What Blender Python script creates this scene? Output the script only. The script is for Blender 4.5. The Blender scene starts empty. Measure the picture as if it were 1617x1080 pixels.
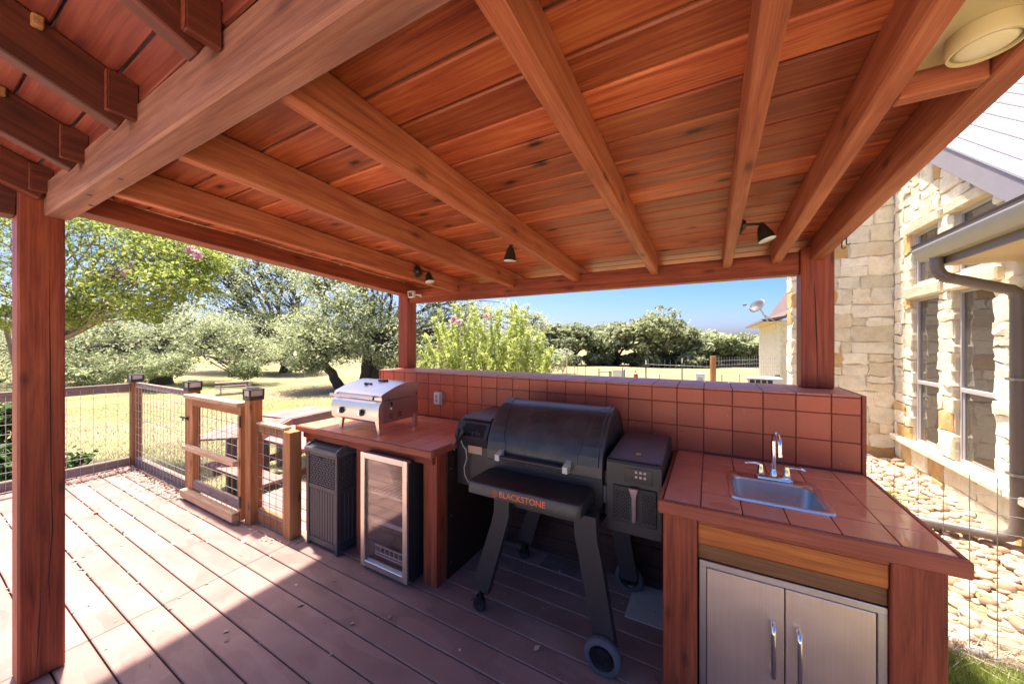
import bpy, math, random
import numpy as np
from mathutils import Vector, Matrix

random.seed(11)
RNG = np.random.default_rng(11)
SC = bpy.context.scene
COL = SC.collection
R = math.radians

# ------------------------------------------------------------------ camera, sky, sun, exposure
FPX, YAW, EYE = 556.0, R(29.2), 1.6
cd = bpy.data.cameras.new('camera')
cam = bpy.data.objects.new('camera', cd)
COL.objects.link(cam)
cd.sensor_width = 36.0
cd.lens = FPX / 1617.0 * 36.0
cd.shift_y = 1.0 / 1617.0
cd.clip_start, cd.clip_end = 0.02, 3000
cam.location = (0, 0, EYE)
cam.rotation_euler = (R(90), 0, YAW)
SC.camera = cam

SUN_EL, SUN_AZ = R(76), R(284)          # azimuth measured clockwise from +Y
w = bpy.data.worlds.new('World')
SC.world = w
w.use_nodes = True
wn, wl = w.node_tree.nodes, w.node_tree.links
wn.clear()
sky = wn.new('ShaderNodeTexSky')
sky.sky_type = 'NISHITA'
sky.sun_disc = False
sky.sun_elevation = SUN_EL
sky.sun_rotation = SUN_AZ
sky.altitude = 0
sky.air_density = 0.38
sky.dust_density = 3.4
sky.ozone_density = 4.5
gm = wn.new('ShaderNodeGamma')
gm.inputs[1].default_value = 1.0
hs = wn.new('ShaderNodeHueSaturation')
hs.inputs['Hue'].default_value = 0.505
hs.inputs['Saturation'].default_value = 1.5
bg = wn.new('ShaderNodeBackground')
bg.inputs['Strength'].default_value = 0.074
wo = wn.new('ShaderNodeOutputWorld')
wl.new(sky.outputs[0], gm.inputs[0])
wl.new(gm.outputs[0], hs.inputs['Color'])
tint = wn.new('ShaderNodeMixRGB')
tint.blend_type = 'MULTIPLY'
tint.inputs[0].default_value = 1.0
tint.inputs[2].default_value = (1.10, 1.0, 0.90, 1)
wl.new(hs.outputs[0], tint.inputs[1])
wl.new(tint.outputs[0], bg.inputs['Color'])
wl.new(bg.outputs[0], wo.inputs['Surface'])

sd = bpy.data.lights.new('sun', 'SUN')
sd.energy = 2.0
sd.angle = R(2.0)
sd.color = (1.0, 0.92, 0.80)
sun = bpy.data.objects.new('sun', sd)
COL.objects.link(sun)
sdir = Vector((math.sin(SUN_AZ) * math.cos(SUN_EL), math.cos(SUN_AZ) * math.cos(SUN_EL), math.sin(SUN_EL)))
sun.rotation_euler = sdir.to_track_quat('Z', 'Y').to_euler()
sun.location = (-4, -2, 12)

SC.view_settings.view_transform = 'Standard'
SC.view_settings.look = 'None'
SC.view_settings.exposure = 2.9
SC.view_settings.gamma = 1.0
SC.view_settings.use_curve_mapping = False
SC.render.engine = 'CYCLES'
SC.cycles.max_bounces = 10
SC.cycles.diffuse_bounces = 6
SC.cycles.transparent_max_bounces = 12
SC.cycles.use_denoising = True
SC.cycles.sample_clamp_indirect = 8

# ------------------------------------------------------------------ helpers: placing
cY, sY = math.cos(YAW), math.sin(YAW)
def at(u, v, depth):
    """world point seen at photo pixel (u, v) at the given depth along the view axis"""
    dx = (u - 808.5) / FPX; dz = (541.0 - v) / FPX
    return Vector((depth * (dx * cY - sY), depth * (cY + dx * sY), EYE + depth * dz))

def smooth(a, b, x):
    t = min(1.0, max(0.0, (x - a) / (b - a)))
    return t * t * (3 - 2 * t)

def ground_z(x, y):
    d = math.hypot(x, y)
    az = math.degrees(math.atan2(x, y))
    left = -0.45 - 1.12 * smooth(3, 24, d) + 0.75 * smooth(30, 75, d)
    mid = -0.45 - 0.042 * max(0.0, min(d, 90) - 4) + 0.0 * d
    t = smooth(-52, -30, az) if az > -120 else 0.0
    if az > 100: t = 1
    z = left * (1 - t) + mid * t
    # bank of river stones by the house: climbs from the deck edge to the house wall
    k = smooth(0.5, 1.1, x) * (1 - smooth(8, 14, y)) * smooth(-6, 0, y)
    zr = -0.17 + 0.22 * smooth(3.0, 5.6, 0.55 * y + 0.9 * x)
    z = z * (1 - k) + zr * k
    z += 0.03 * math.sin(x * 0.7 + 1.3) * math.sin(y * 0.53) * smooth(4, 12, d)
    return z

# ------------------------------------------------------------------ helpers: meshes
class MB:
    def __init__(s):
        s.v = []; s.f = []; s.m = []
    def add(s, vs, fs, mi=0):
        b = len(s.v)
        s.v.extend([tuple(p) for p in vs])
        s.f.extend([tuple(i + b for i in q) for q in fs])
        s.m.extend([mi] * len(fs))
        return s
    def box(s, lo, hi, bev=0.0, M=None, mi=0, jit=0.0):
        x0, y0, z0 = lo; x1, y1, z1 = hi
        if bev <= 0:
            vs = [(x0,y0,z0),(x1,y0,z0),(x1,y1,z0),(x0,y1,z0),(x0,y0,z1),(x1,y0,z1),(x1,y1,z1),(x0,y1,z1)]
            fs = [(0,3,2,1),(4,5,6,7),(0,1,5,4),(1,2,6,5),(2,3,7,6),(3,0,4,7)]
        else:
            bev = min(bev, 0.49 * min(x1-x0, y1-y0, z1-z0))
            vs = []; idx = {}
            for ix, X in ((0, x0), (1, x1)):
                for iy, Yv in ((0, y0), (1, y1)):
                    for iz, Z in ((0, z0), (1, z1)):
                        dx = bev if ix == 0 else -bev; dy = bev if iy == 0 else -bev; dz = bev if iz == 0 else -bev
                        idx[ix,iy,iz,'x'] = len(vs); vs.append((X, Yv+dy, Z+dz))
                        idx[ix,iy,iz,'y'] = len(vs); vs.append((X+dx, Yv, Z+dz))
                        idx[ix,iy,iz,'z'] = len(vs); vs.append((X+dx, Yv+dy, Z))
            I = lambda a, b, c, k: idx[a, b, c, k]
            fs = []
            for a in (0, 1):
                q = [I(a,0,0,'x'), I(a,1,0,'x'), I(a,1,1,'x'), I(a,0,1,'x')]; fs.append(q if a else q[::-1])
                q = [I(0,a,0,'y'), I(1,a,0,'y'), I(1,a,1,'y'), I(0,a,1,'y')]; fs.append(q[::-1] if a else q)
                q = [I(0,0,a,'z'), I(1,0,a,'z'), I(1,1,a,'z'), I(0,1,a,'z')]; fs.append(q if a else q[::-1])
            for a in (0, 1):
                for b in (0, 1):
                    q = [I(0,a,b,'y'), I(1,a,b,'y'), I(1,a,b,'z'), I(0,a,b,'z')]; fs.append(q[::-1] if (a ^ b) == 0 and True else q)
                    q = [I(a,0,b,'x'), I(a,1,b,'x'), I(a,1,b,'z'), I(a,0,b,'z')]; fs.append(q if (a ^ b) == 0 else q[::-1])
                    q = [I(a,b,0,'x'), I(a,b,1,'x'), I(a,b,1,'y'), I(a,b,0,'y')]; fs.append(q[::-1] if (a ^ b) == 0 else q)
            for a in (0, 1):
                for b in (0, 1):
                    for c in (0, 1):
                        q = [I(a,b,c,'x'), I(a,b,c,'y'), I(a,b,c,'z')]
                        fs.append(q if (a + b + c) % 2 == 1 else q[::-1])
        if jit:
            vs = [(p[0]+random.uniform(-jit,jit), p[1]+random.uniform(-jit,jit), p[2]+random.uniform(-jit,jit)) for p in vs]
        if M is not None:
            vs = [M @ Vector(p) for p in vs]
        return s.add(vs, fs, mi)
    def tube(s, pts, rad, n=8, mi=0, caps=True, sq=False):
        pts = [Vector(p) for p in pts]
        if not hasattr(rad, '__len__'): rad = [rad] * len(pts)
        vs = []; up = None
        for i, p in enumerate(pts):
            d = (pts[min(i+1, len(pts)-1)] - pts[max(i-1, 0)])
            if d.length < 1e-9: d = Vector((0, 0, 1))
            d.normalize()
            if up is None:
                up = Vector((0, 0, 1)) if abs(d.z) < 0.9 else Vector((1, 0, 0))
            a = d.cross(up)
            if a.length < 1e-6: a = d.orthogonal()
            a.normalize(); b = a.cross(d).normalized(); up = b
            for k in range(n):
                t = 2 * math.pi * (k + (0.5 if sq else 0)) / n
                vs.append(p + (a * math.cos(t) + b * math.sin(t)) * rad[i])
        fs = []
        for i in range(len(pts) - 1):
            for k in range(n):
                fs.append((i*n+k, i*n+(k+1) % n, (i+1)*n+(k+1) % n, (i+1)*n+k))
        if caps:
            fs.append(tuple(range(n))[::-1]); fs.append(tuple((len(pts)-1)*n + k for k in range(n)))
        return s.add(vs, fs, mi)
    def lathe(s, prof, n=24, c=(0, 0, 0), M=None, mi=0, cap=True):
        """prof: (r, z) pairs, spun about Z then moved by M and c"""
        vs = []; fs = []
        for r, z in prof:
            for k in range(n):
                t = 2 * math.pi * k / n
                p = Vector((r * math.cos(t), r * math.sin(t), z))
                if M is not None: p = M @ p
                vs.append(p + Vector(c))
        for i in range(len(prof) - 1):
            for k in range(n):
                fs.append((i*n+k, i*n+(k+1) % n, (i+1)*n+(k+1) % n, (i+1)*n+k))
        if cap and prof[0][0] > 1e-6: fs.append(tuple(range(n))[::-1])
        if cap and prof[-1][0] > 1e-6: fs.append(tuple((len(prof)-1)*n+k for k in range(n)))
        return s.add(vs, fs, mi)
    def extrude(s, poly, axis, a, b, mi=0, M=None):
        """poly: 2D points; extruded along axis between a and b. axis x: (y,z); y: (x,z); z: (x,y)"""
        def p3(p, t):
            if axis == 'x': return Vector((t, p[0], p[1]))
            if axis == 'y': return Vector((p[0], t, p[1]))
            return Vector((p[0], p[1], t))
        n = len(poly)
        ar = sum(poly[i][0]*poly[(i+1) % n][1] - poly[(i+1) % n][0]*poly[i][1] for i in range(n))
        ccw = ar > 0
        if axis == 'y': ccw = not ccw
        vs = [p3(p, a) for p in poly] + [p3(p, b) for p in poly]
        if M is not None: vs = [M @ q for q in vs]
        fs = [tuple(range(n))[::-1], tuple(range(n, 2*n))]
        fs += [(i, (i+1) % n, n+(i+1) % n, n+i) for i in range(n)]
        if (b > a) != ccw: fs = [q[::-1] for q in fs]
        return s.add(vs, fs, mi)
    def mesh(s, name, mats, smoothf=False, auto=None):
        me = bpy.data.meshes.new(name)
        me.from_pydata(s.v, [], s.f)
        if not isinstance(mats, (list, tuple)): mats = [mats]
        for m in mats: me.materials.append(m)
        if len(mats) > 1: me.polygons.foreach_set('material_index', s.m)
        if smoothf or auto:
            me.polygons.foreach_set('use_smooth', [True] * len(me.polygons))
            if auto: 
                try: me.set_sharp_from_angle(angle=R(auto))
                except Exception: pass
        me.update()
        return me

def woff(o):
    v = Vector((0, 0, 0))
    while o is not None:
        v += o.location; o = o.parent
    return v

def tag(o, label=None, cat=None, group=None, kind=None):
    if label: o['label'] = label
    if cat: o['category'] = cat
    if group: o['group'] = group
    if kind: o['kind'] = kind
    return o

def link(name, me, parent=None, loc=None, rot=None):
    o = bpy.data.objects.new(name, me)
    COL.objects.link(o)
    if parent is not None: o.parent = parent
    if loc is not None: o.location = loc
    if rot is not None: o.rotation_euler = rot
    return o

def part(name, mb, mat, parent=None, sm=False, auto=None, origin=None):
    """vertices of mb are world coordinates; origin (world) becomes the object's origin"""
    base = woff(parent) if parent is not None else Vector((0, 0, 0))
    org = Vector(origin) if origin is not None else (base if parent is not None else Vector((0, 0, 0)))
    mb.v = [(p[0]-org[0], p[1]-org[1], p[2]-org[2]) for p in mb.v]
    me = mb.mesh(name, mat, sm, auto)
    return link(name, me, parent, org - base)

def thing(name, label, cat, loc=(0, 0, 0), group=None):
    o = bpy.data.objects.new(name, None)
    COL.objects.link(o)
    o.empty_display_size = 0.1
    o.location = loc
    return tag(o, label, cat, group)

def copy_tree(o, parent=None):
    c = o.copy(); COL.objects.link(c); c.parent = parent
    for ch in list(o.children): copy_tree(ch, c)
    return c

def rotM(axis, deg, pivot=(0, 0, 0)):
    p = Vector(pivot)
    return Matrix.Translation(p) @ Matrix.Rotation(R(deg), 4, axis) @ Matrix.Translation(-p)

# ------------------------------------------------------------------ helpers: materials
class NT:
    def __init__(s, name):
        s.mat = bpy.data.materials.new(name)
        s.mat.use_nodes = True
        s.t = s.mat.node_tree
        s.t.nodes.clear()
        s.out = s.t.nodes.new('ShaderNodeOutputMaterial')
    def n(s, typ, **kw):
        nd = s.t.nodes.new('ShaderNode' + typ)
        for k, v in kw.items():
            if k in nd.inputs: s.set(nd.inputs[k], v)
            else: setattr(nd, k, v)
        return nd
    def set(s, sock, v):
        if isinstance(v, bpy.types.NodeSocket): s.t.links.new(v, sock)
        else: sock.default_value = v
    def coord(s, which='Object'):
        return s.n('TexCoord').outputs[which]
    def mapping(s, vec, scale=(1, 1, 1), loc=(0, 0, 0), rot=(0, 0, 0)):
        return s.n('Mapping', Vector=vec, Scale=scale, Location=loc, Rotation=rot).outputs[0]
    def noise(s, vec, scale=5.0, detail=4.0, rough=0.55, dist=0.0):
        nd = s.n('TexNoise'); s.set(nd.inputs['Vector'], vec)
        nd.inputs['Scale'].default_value = scale; nd.inputs['Detail'].default_value = detail
        nd.inputs['Roughness'].default_value = rough; nd.inputs['Distortion'].default_value = dist
        return nd.outputs[0]
    def ramp(s, fac, stops, interp='LINEAR'):
        nd = s.n('ValToRGB'); s.set(nd.inputs[0], fac)
        cr = nd.color_ramp; cr.interpolation = interp
        while len(cr.elements) < len(stops): cr.elements.new(0.5)
        for e, (p, c) in zip(cr.elements, stops):
            e.position = p
            e.color = (c, c, c, 1) if not hasattr(c, '__len__') else (c[0], c[1], c[2], 1)
        return nd.outputs[0]
    def mix(s, fac, a, b, blend='MIX'):
        nd = s.n('MixRGB', blend_type=blend)
        s.set(nd.inputs[0], fac); s.set(nd.inputs[1], a if not (isinstance(a, tuple) and len(a) == 3) else (*a, 1))
        s.set(nd.inputs[2], b if not (isinstance(b, tuple) and len(b) == 3) else (*b, 1))
        return nd.outputs[0]
    def math(s, op, a, b=0.0):
        nd = s.n('Math', operation=op); s.set(nd.inputs[0], a); s.set(nd.inputs[1], b)
        return nd.outputs[0]
    def rand(s):
        return s.n('ObjectInfo').outputs['Random']
    def bump(s, h, strength=0.3, dist=0.01):
        nd = s.n('Bump', Height=h, Strength=strength, Distance=dist)
        return nd.outputs[0]
    def pbsdf(s, color, rough=0.6, metal=0.0, normal=None, spec=0.5, coat=0.0, coat_r=0.1, ior=None, alpha=None):
        b = s.n('BsdfPrincipled')
        s.set(b.inputs['Base Color'], color if not (isinstance(color, tuple) and len(color) == 3) else (*color, 1))
        s.set(b.inputs['Roughness'], rough); s.set(b.inputs['Metallic'], metal)
        s.set(b.inputs['Specular IOR Level'], spec)
        if ior: s.set(b.inputs['IOR'], ior)
        if coat: s.set(b.inputs['Coat Weight'], coat); s.set(b.inputs['Coat Roughness'], coat_r)
        if normal is not None: s.set(b.inputs['Normal'], normal)
        s.t.links.new(b.outputs[0], s.out.inputs['Surface'])
        return b

def jvec(t):
    nd, co, sh = None, t.coord('Object'), None
    r = t.rand()
    cmb = t.n('CombineXYZ')
    t.set(cmb.inputs[0], t.math('MULTIPLY', r, 37.0)); t.set(cmb.inputs[1], t.math('MULTIPLY', r, 91.0)); t.set(cmb.inputs[2], t.math('MULTIPLY', r, 53.0))
    va = t.n('VectorMath', operation='ADD')
    t.set(va.inputs[0], co); t.set(va.inputs[1], cmb.outputs[0])
    return va.outputs[0]

def wood(name, dark, mid, light, axis='x', rough=0.55, vary=0.25, knots=0.5, grain=1.0, coat=0.0, wear=None, bump=0.25, blotch=0.4):
    t = NT(name)
    v = jvec(t)
    L, S = 1.1, 16.0 * grain
    sc = {'x': (L, S, S), 'y': (S, L, S), 'z': (S, S, L)}[axis]
    mv = t.mapping(v, scale=sc)
    g1 = t.noise(mv, 2.2, 5, 0.6, 0.6)
    g2 = t.noise(t.mapping(v, scale=tuple(q * (4.5 if q > 5 else 1.3) for q in sc)), 2.0, 3, 0.6)
    g3 = t.noise(t.mapping(v, scale=tuple(q * (13.0 if q > 5 else 2.2) for q in sc)), 2.0, 2, 0.5)
    g = t.math('ADD', t.math('ADD', t.math('MULTIPLY', g1, 0.56), t.math('MULTIPLY', g2, 0.26)), t.math('MULTIPLY', g3, 0.18))
    col = t.ramp(g, [(0.36, dark), (0.5, mid), (0.64, light)])
    # broad uneven stain
    bl = t.noise(v, 2.3, 3, 0.5)
    col = t.mix(t.math('MULTIPLY', t.ramp(bl, [(0.4, 0.0), (0.72, 1.0)]), blotch), col, dark)
    if knots > 0:
        sep = t.n('SeparateXYZ'); t.set(sep.inputs[0], v)
        ix = {'x': 0, 'y': 1, 'z': 2}[axis]; oth = [q for q in (0, 1, 2) if q != ix]
        kc2 = t.n('CombineXYZ')
        t.set(kc2.inputs[0], t.math('MULTIPLY', sep.outputs[ix], 3.0))
        t.set(kc2.inputs[1], t.math('MULTIPLY', t.math('ADD', sep.outputs[oth[0]], sep.outputs[oth[1]]), 8.0))
        vo = t.n('TexVoronoi', feature='F1', voronoi_dimensions='2D'); t.set(vo.inputs['Vector'], kc2.outputs[0]); vo.inputs['Scale'].default_value = 0.55
        kd = t.math('ADD', vo.outputs['Distance'], t.math('MULTIPLY', t.noise(v, 40, 2), 0.05))
        ring = t.ramp(kd, [(0.045, 1.0), (0.075, 0.6), (0.10, 0.2), (0.16, 0.0)])
        kc = tuple(c * 0.18 for c in dark)
        col = t.mix(t.math('MULTIPLY', ring, knots), col, kc)
    rv = t.math('ADD', t.math('MULTIPLY', t.rand(), vary * 2), 1.0 - vary)
    col = t.mix(1.0, col, t.n('CombineColor', Red=rv, Green=rv, Blue=rv).outputs[0], 'MULTIPLY')
    if wear is not None:
        wn_ = t.ramp(t.noise(t.mapping(v, scale=tuple(q * 0.5 for q in sc)), 1.4, 5, 0.7), [(0.55, 0.0), (0.8, 1.0)])
        col = t.mix(t.math('MULTIPLY', wn_, 0.6), col, wear)
    t.pbsdf(col, t.math('ADD', rough, t.math('MULTIPLY', g1, 0.15)), normal=t.bump(g, bump, 0.004), coat=coat, coat_r=0.3, spec=0.35)
    return t.mat

def flat(name, color, rough=0.5, metal=0.0, noise=0.15, scale=30.0, bump=0.0, coat=0.0, spec=0.5, rvar=0.1, world=False):
    t = NT(name)
    v = t.coord('Object')
    n = t.noise(v, scale, 4, 0.6)
    k = t.ramp(n, [(0.3, 1.0 - noise), (0.7, 1.0 + noise)]) if noise else None
    col = (*color, 1)
    if noise:
        kk = t.math('ADD', t.math('MULTIPLY', n, noise * 2), 1.0 - noise)
        col = t.mix(1.0, color, t.n('CombineColor', Red=kk, Green=kk, Blue=kk).outputs[0], 'MULTIPLY')
    rr = t.math('ADD', rough - rvar / 2, t.math('MULTIPLY', t.noise(v, scale * 0.3, 3), rvar))
    t.pbsdf(col, rr, metal, normal=t.bump(n, bump, 0.002) if bump else None, coat=coat, spec=spec)
    return t.mat

# ------------------------------------------------------------------ materials
M = {}
RED_D, RED_M, RED_L = (0.13, 0.020, 0.008), (0.27, 0.052, 0.020), (0.40, 0.098, 0.036)
for ax in 'xyz':
    M['stain_' + ax] = wood('red_stained_timber_' + ax, RED_D, RED_M, RED_L, ax, 0.5, 0.15, 0.6, bump=0.3)
    M['beam_' + ax] = wood('weathered_beam_' + ax, (0.14, 0.050, 0.032), (0.235, 0.088, 0.052), (0.33, 0.145, 0.09), ax, 0.62, 0.10, 0.5, wear=(0.30, 0.17, 0.13), bump=0.4)
    M['rafter_' + ax] = wood('cedar_rafter_' + ax, (0.21, 0.048, 0.019), (0.37, 0.104, 0.043), (0.50, 0.18, 0.082), ax, 0.55, 0.14, 0.7, bump=0.35)
    M['cedar_' + ax] = wood('golden_cedar_' + ax, (0.22, 0.085, 0.03), (0.36, 0.155, 0.055), (0.47, 0.24, 0.10), ax, 0.6, 0.18, 0.8, bump=0.3)
    M['pale_' + ax] = wood('bleached_lumber_' + ax, (0.36, 0.21, 0.11), (0.50, 0.33, 0.19), (0.6, 0.44, 0.28), ax, 0.7, 0.12, 0.5, bump=0.3)
    M['grey_' + ax] = wood('greyed_lumber_' + ax, (0.14, 0.10, 0.085), (0.23, 0.165, 0.14), (0.32, 0.25, 0.21), ax, 0.75, 0.15, 0.4, bump=0.35)
    M['bench_' + ax] = wood('red_bench_stain_' + ax, (0.20, 0.095, 0.082), (0.30, 0.155, 0.135), (0.38, 0.22, 0.19), ax, 0.6, 0.18, 0.3, bump=0.25)
M['stain_dark_y'] = wood('dark_rear_rafter', (0.060, 0.011, 0.005), (0.115, 0.022, 0.010), (0.18, 0.040, 0.018), 'y', 0.55, 0.15, 0.4, bump=0.3)  # shade under the rear roof painted in as a darker timber tone
M['plank_x'] = wood('orange_ceiling_plank', (0.20, 0.034, 0.012), (0.42, 0.090, 0.027), (0.57, 0.185, 0.055), 'x', 0.40, 0.34, 1.0, bump=0.25, blotch=0.55)
M['plank_red'] = wood('red_roof_board', (0.11, 0.017, 0.008), (0.20, 0.034, 0.016), (0.27, 0.062, 0.030), 'x', 0.55, 0.15, 0.5, bump=0.25, blotch=0.6)  # red boards, deepened as well to stand in for the rear roof's shade
M['rail_orange'] = wood('amber_rail', (0.24, 0.055, 0.008), (0.43, 0.115, 0.016), (0.56, 0.19, 0.03), 'x', 0.4, 0.08, 0.3, coat=0.2)
M['rail_brown'] = wood('brown_rail', (0.13, 0.052, 0.018), (0.21, 0.09, 0.03), (0.28, 0.14, 0.05), 'x', 0.5, 0.08, 0.3)
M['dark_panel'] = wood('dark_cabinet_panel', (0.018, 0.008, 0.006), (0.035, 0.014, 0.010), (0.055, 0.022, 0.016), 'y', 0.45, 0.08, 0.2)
M['dark_board'] = wood('dark_back_board', (0.03, 0.011, 0.009), (0.055, 0.020, 0.015), (0.08, 0.032, 0.022), 'x', 0.5, 0.15, 0.2)

def deck_mat():
    t = NT('composite_deck_board')
    v = jvec(t)
    st = t.noise(t.mapping(v, scale=(1.2, 55, 55)), 2.0, 4, 0.6)
    blot = t.noise(v, 2.6, 5, 0.62)
    fine = t.noise(v, 120, 3, 0.7)
    col = t.ramp(blot, [(0.3, (0.19, 0.112, 0.095)), (0.52, (0.26, 0.158, 0.136)), (0.72, (0.34, 0.225, 0.195))])
    col = t.mix(t.math('MULTIPLY', st, 0.4), col, (0.22, 0.125, 0.105))
    # sanded, faded patches with blocky outlines, grey scuffs
    wv = t.noise(t.mapping(v, scale=(2.2, 7, 7)), 1.1, 1, 0.4)
    col = t.mix(t.math('MULTIPLY', t.ramp(wv, [(0.50, 0.0), (0.52, 1.0)]), 0.32), col, (0.35, 0.225, 0.185))
    sc = t.ramp(t.noise(v, 9, 6, 0.75), [(0.60, 0.0), (0.75, 1.0)])
    col = t.mix(t.math('MULTIPLY', sc, 0.35), col, (0.42, 0.33, 0.30))
    rv = t.math('ADD', t.math('MULTIPLY', t.rand(), 0.22), 0.89)
    col = t.mix(1.0, col, t.n('CombineColor', Red=rv, Green=rv, Blue=rv).outputs[0], 'MULTIPLY')
    h = t.math('ADD', t.math('MULTIPLY', st, 0.6), t.math('MULTIPLY', fine, 0.5))
    t.pbsdf(col, t.math('ADD', 0.52, t.math('MULTIPLY', blot, 0.25)), normal=t.bump(h, 0.35, 0.003), spec=0.4)
    return t.mat
M['deck'] = deck_mat()
M['deck_gap'] = flat('deck_joists', (0.03, 0.018, 0.015), 0.9)

def tile_mat(name, base, rough, rv=0.12, coat=0.0, wet=False):
    t = NT(name)
    v = jvec(t)
    n1 = t.noise(v, 14, 4, 0.6); n2 = t.noise(v, 90, 3, 0.6); n3 = t.noise(v, 3, 2)
    # faded smears where the paint on the tile has worn
    k = t.math('ADD', t.math('MULTIPLY', t.rand(), rv), 1.0 - rv / 2)
    k = t.math('MULTIPLY', k, t.math('ADD', t.math('MULTIPLY', n1, 0.24), 0.88))
    col = t.mix(1.0, base, t.n('CombineColor', Red=k, Green=k, Blue=k).outputs[0], 'MULTIPLY')
    ch = t.ramp(t.noise(v, 34, 2), [(0.715, 0.0), (0.735, 1.0)])
    col = t.mix(t.math('MULTIPLY', ch, 0.6), col, (0.55, 0.32, 0.25))
    rr = t.math('ADD', rough, t.math('MULTIPLY', n3, 0.12))
    hb = t.math('ADD', t.math('MULTIPLY', n1, 0.7), t.math('MULTIPLY', n2, 0.3))
    nb = t.bump(hb, 0.16, 0.003)
    b = t.pbsdf(col, rr, normal=nb, spec=0.5, coat=coat, coat_r=0.15)
    if wet:
        # water left standing on the tiles near the free end and in a puddle at the front edge
        wv = t.n('NewGeometry').outputs['Position']
        sx = t.n('SeparateXYZ'); t.set(sx.inputs[0], wv)
        wob = t.noise(wv, 6.0, 3, 0.5)
        g = t.math('ADD', sx.outputs[0], t.math('MULTIPLY', t.math('SUBTRACT', wob, 0.5), 0.30))
        m1 = t.ramp(g, [(0.535, 0.0), (0.548, 1.0)])
        d = t.n('VectorMath', operation='DISTANCE'); t.set(d.inputs[0], t.mapping(wv, scale=(1, 1.7, 0))); d.inputs[1].default_value = (0.055, 1.735 * 1.7, 0)
        g2 = t.math('ADD', d.outputs['Value'], t.math('MULTIPLY', t.math('SUBTRACT', wob, 0.5), 0.06))
        m2 = t.ramp(g2, [(0.055, 1.0), (0.062, 0.0)])
        m = t.math('MAXIMUM', m1, m2)
        col2 = t.mix(t.math('MULTIPLY', m, 0.55), col, tuple(c * 0.8 for c in base))
        t.set(b.inputs['Base Color'], col2)
        t.set(b.inputs['Roughness'], t.math('MULTIPLY', rr, t.math('SUBTRACT', 1.0, t.math('MULTIPLY', m, 0.86))))
        t.set(b.inputs['Normal'], t.bump(t.math('MULTIPLY', hb, t.math('SUBTRACT', 1.0, t.math('MULTIPLY', m, 0.9))), 0.16, 0.003))
    return t.mat
M['tile'] = tile_mat('red_wall_tile', (0.45, 0.098, 0.038), 0.42, rv=0.26)
M['captile'] = tile_mat('red_cap_tile', (0.50, 0.165, 0.10), 0.42)
M['toptile'] = tile_mat('red_counter_tile', (0.74, 0.27, 0.135), 0.20, rv=0.22, wet=True)
M['planktile'] = tile_mat('red_plank_tile', (0.70, 0.26, 0.135), 0.28)
M['grout'] = flat('grout', (0.20, 0.075, 0.05), 0.85)
M['trim'] = wood('red_trim', (0.19, 0.040, 0.020), (0.31, 0.072, 0.034), (0.38, 0.105, 0.055), 'x', 0.42, 0.06, 0.2, bump=0.15)
M['trim_y'] = wood('red_trim_y', (0.19, 0.040, 0.020), (0.31, 0.072, 0.034), (0.38, 0.105, 0.055), 'y', 0.42, 0.06, 0.2, bump=0.15)

def steel(name, base=(0.70, 0.66, 0.61), rough=0.3, axis='z', aniso=True):
    t = NT(name)
    v = t.coord('Object')
    sc = {'x': (1, 160, 160), 'y': (160, 1, 160), 'z': (160, 160, 1)}[axis]
    g = t.noise(t.mapping(v, scale=sc), 2.0, 3, 0.7)
    sm = t.noise(v, 7, 6, 0.7)
    k = t.math('ADD', t.math('MULTIPLY', g, 0.26), t.math('ADD', t.math('MULTIPLY', sm, 0.22), 0.76))
    col = t.mix(1.0, base, t.n('CombineColor', Red=k, Green=k, Blue=k).outputs[0], 'MULTIPLY')
    rr = t.math('ADD', rough - 0.08, t.math('ADD', t.math('MULTIPLY', g, 0.12), t.math('MULTIPLY', sm, 0.12)))
    t.pbsdf(col, rr, 1.0, normal=t.bump(g, 0.05, 0.001))
    return t.mat
M['steel_x'] = steel('brushed_steel_x', axis='x')
M['steel_z'] = steel('brushed_steel_z', (0.90, 0.76, 0.63), 0.33, axis='z')
M['sinksteel'] = steel('sink_steel', (0.70, 0.66, 0.61), 0.26, axis='x')
M['chrome'] = flat('chrome', (0.75, 0.74, 0.72), 0.10, 1.0, noise=0.04, rvar=0.06)
M['handle'] = flat('polished_handle', (0.68, 0.65, 0.61), 0.14, 1.0, noise=0.05, rvar=0.08)
M['black_lid'] = flat('black_textured_enamel', (0.030, 0.029, 0.030), 0.36, noise=0.25, scale=500, bump=0.12, rvar=0.12)
def dusty(name, base, dust, rough, amt, sc=5.0):
    t = NT(name); v = t.coord('Object'); n = t.noise(v, sc, 7, 0.75); f = t.noise(v, 420, 2, 0.6)
    k = t.math('MULTIPLY', t.ramp(n, [(0.46, 0.0), (0.78, 1.0)]), amt)
    t.pbsdf(t.mix(k, base, dust), t.math('ADD', rough, t.math('MULTIPLY', n, 0.3)), normal=t.bump(f, 0.14, 0.0015)); return t.mat
M['black_lid'] = dusty('black_textured_enamel', (0.026, 0.025, 0.026), (0.12, 0.105, 0.095), 0.22, 0.45)
M['black_metal'] = flat('black_powder_coat', (0.026, 0.023, 0.023), 0.42, noise=0.25, scale=400, bump=0.1)
M['black_matte'] = flat('black_plastic', (0.014, 0.014, 0.015), 0.55, noise=0.2)
M['black_gloss'] = flat('black_gloss', (0.012, 0.012, 0.014), 0.2, noise=0.1)
M['dark_bronze'] = flat('dark_bronze', (0.060, 0.050, 0.040), 0.38, 0.7, noise=0.2)
M['rubber'] = flat('tyre_rubber', (0.075, 0.072, 0.085), 0.75, noise=0.5, scale=90, bump=0.3)
M['bin'] = flat('charcoal_resin', (0.060, 0.052, 0.052), 0.5, noise=0.12, scale=60, bump=0.05)
M['bin_lid'] = flat('charcoal_resin_lid', (0.085, 0.080, 0.084), 0.45, noise=0.12, scale=60)
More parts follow.
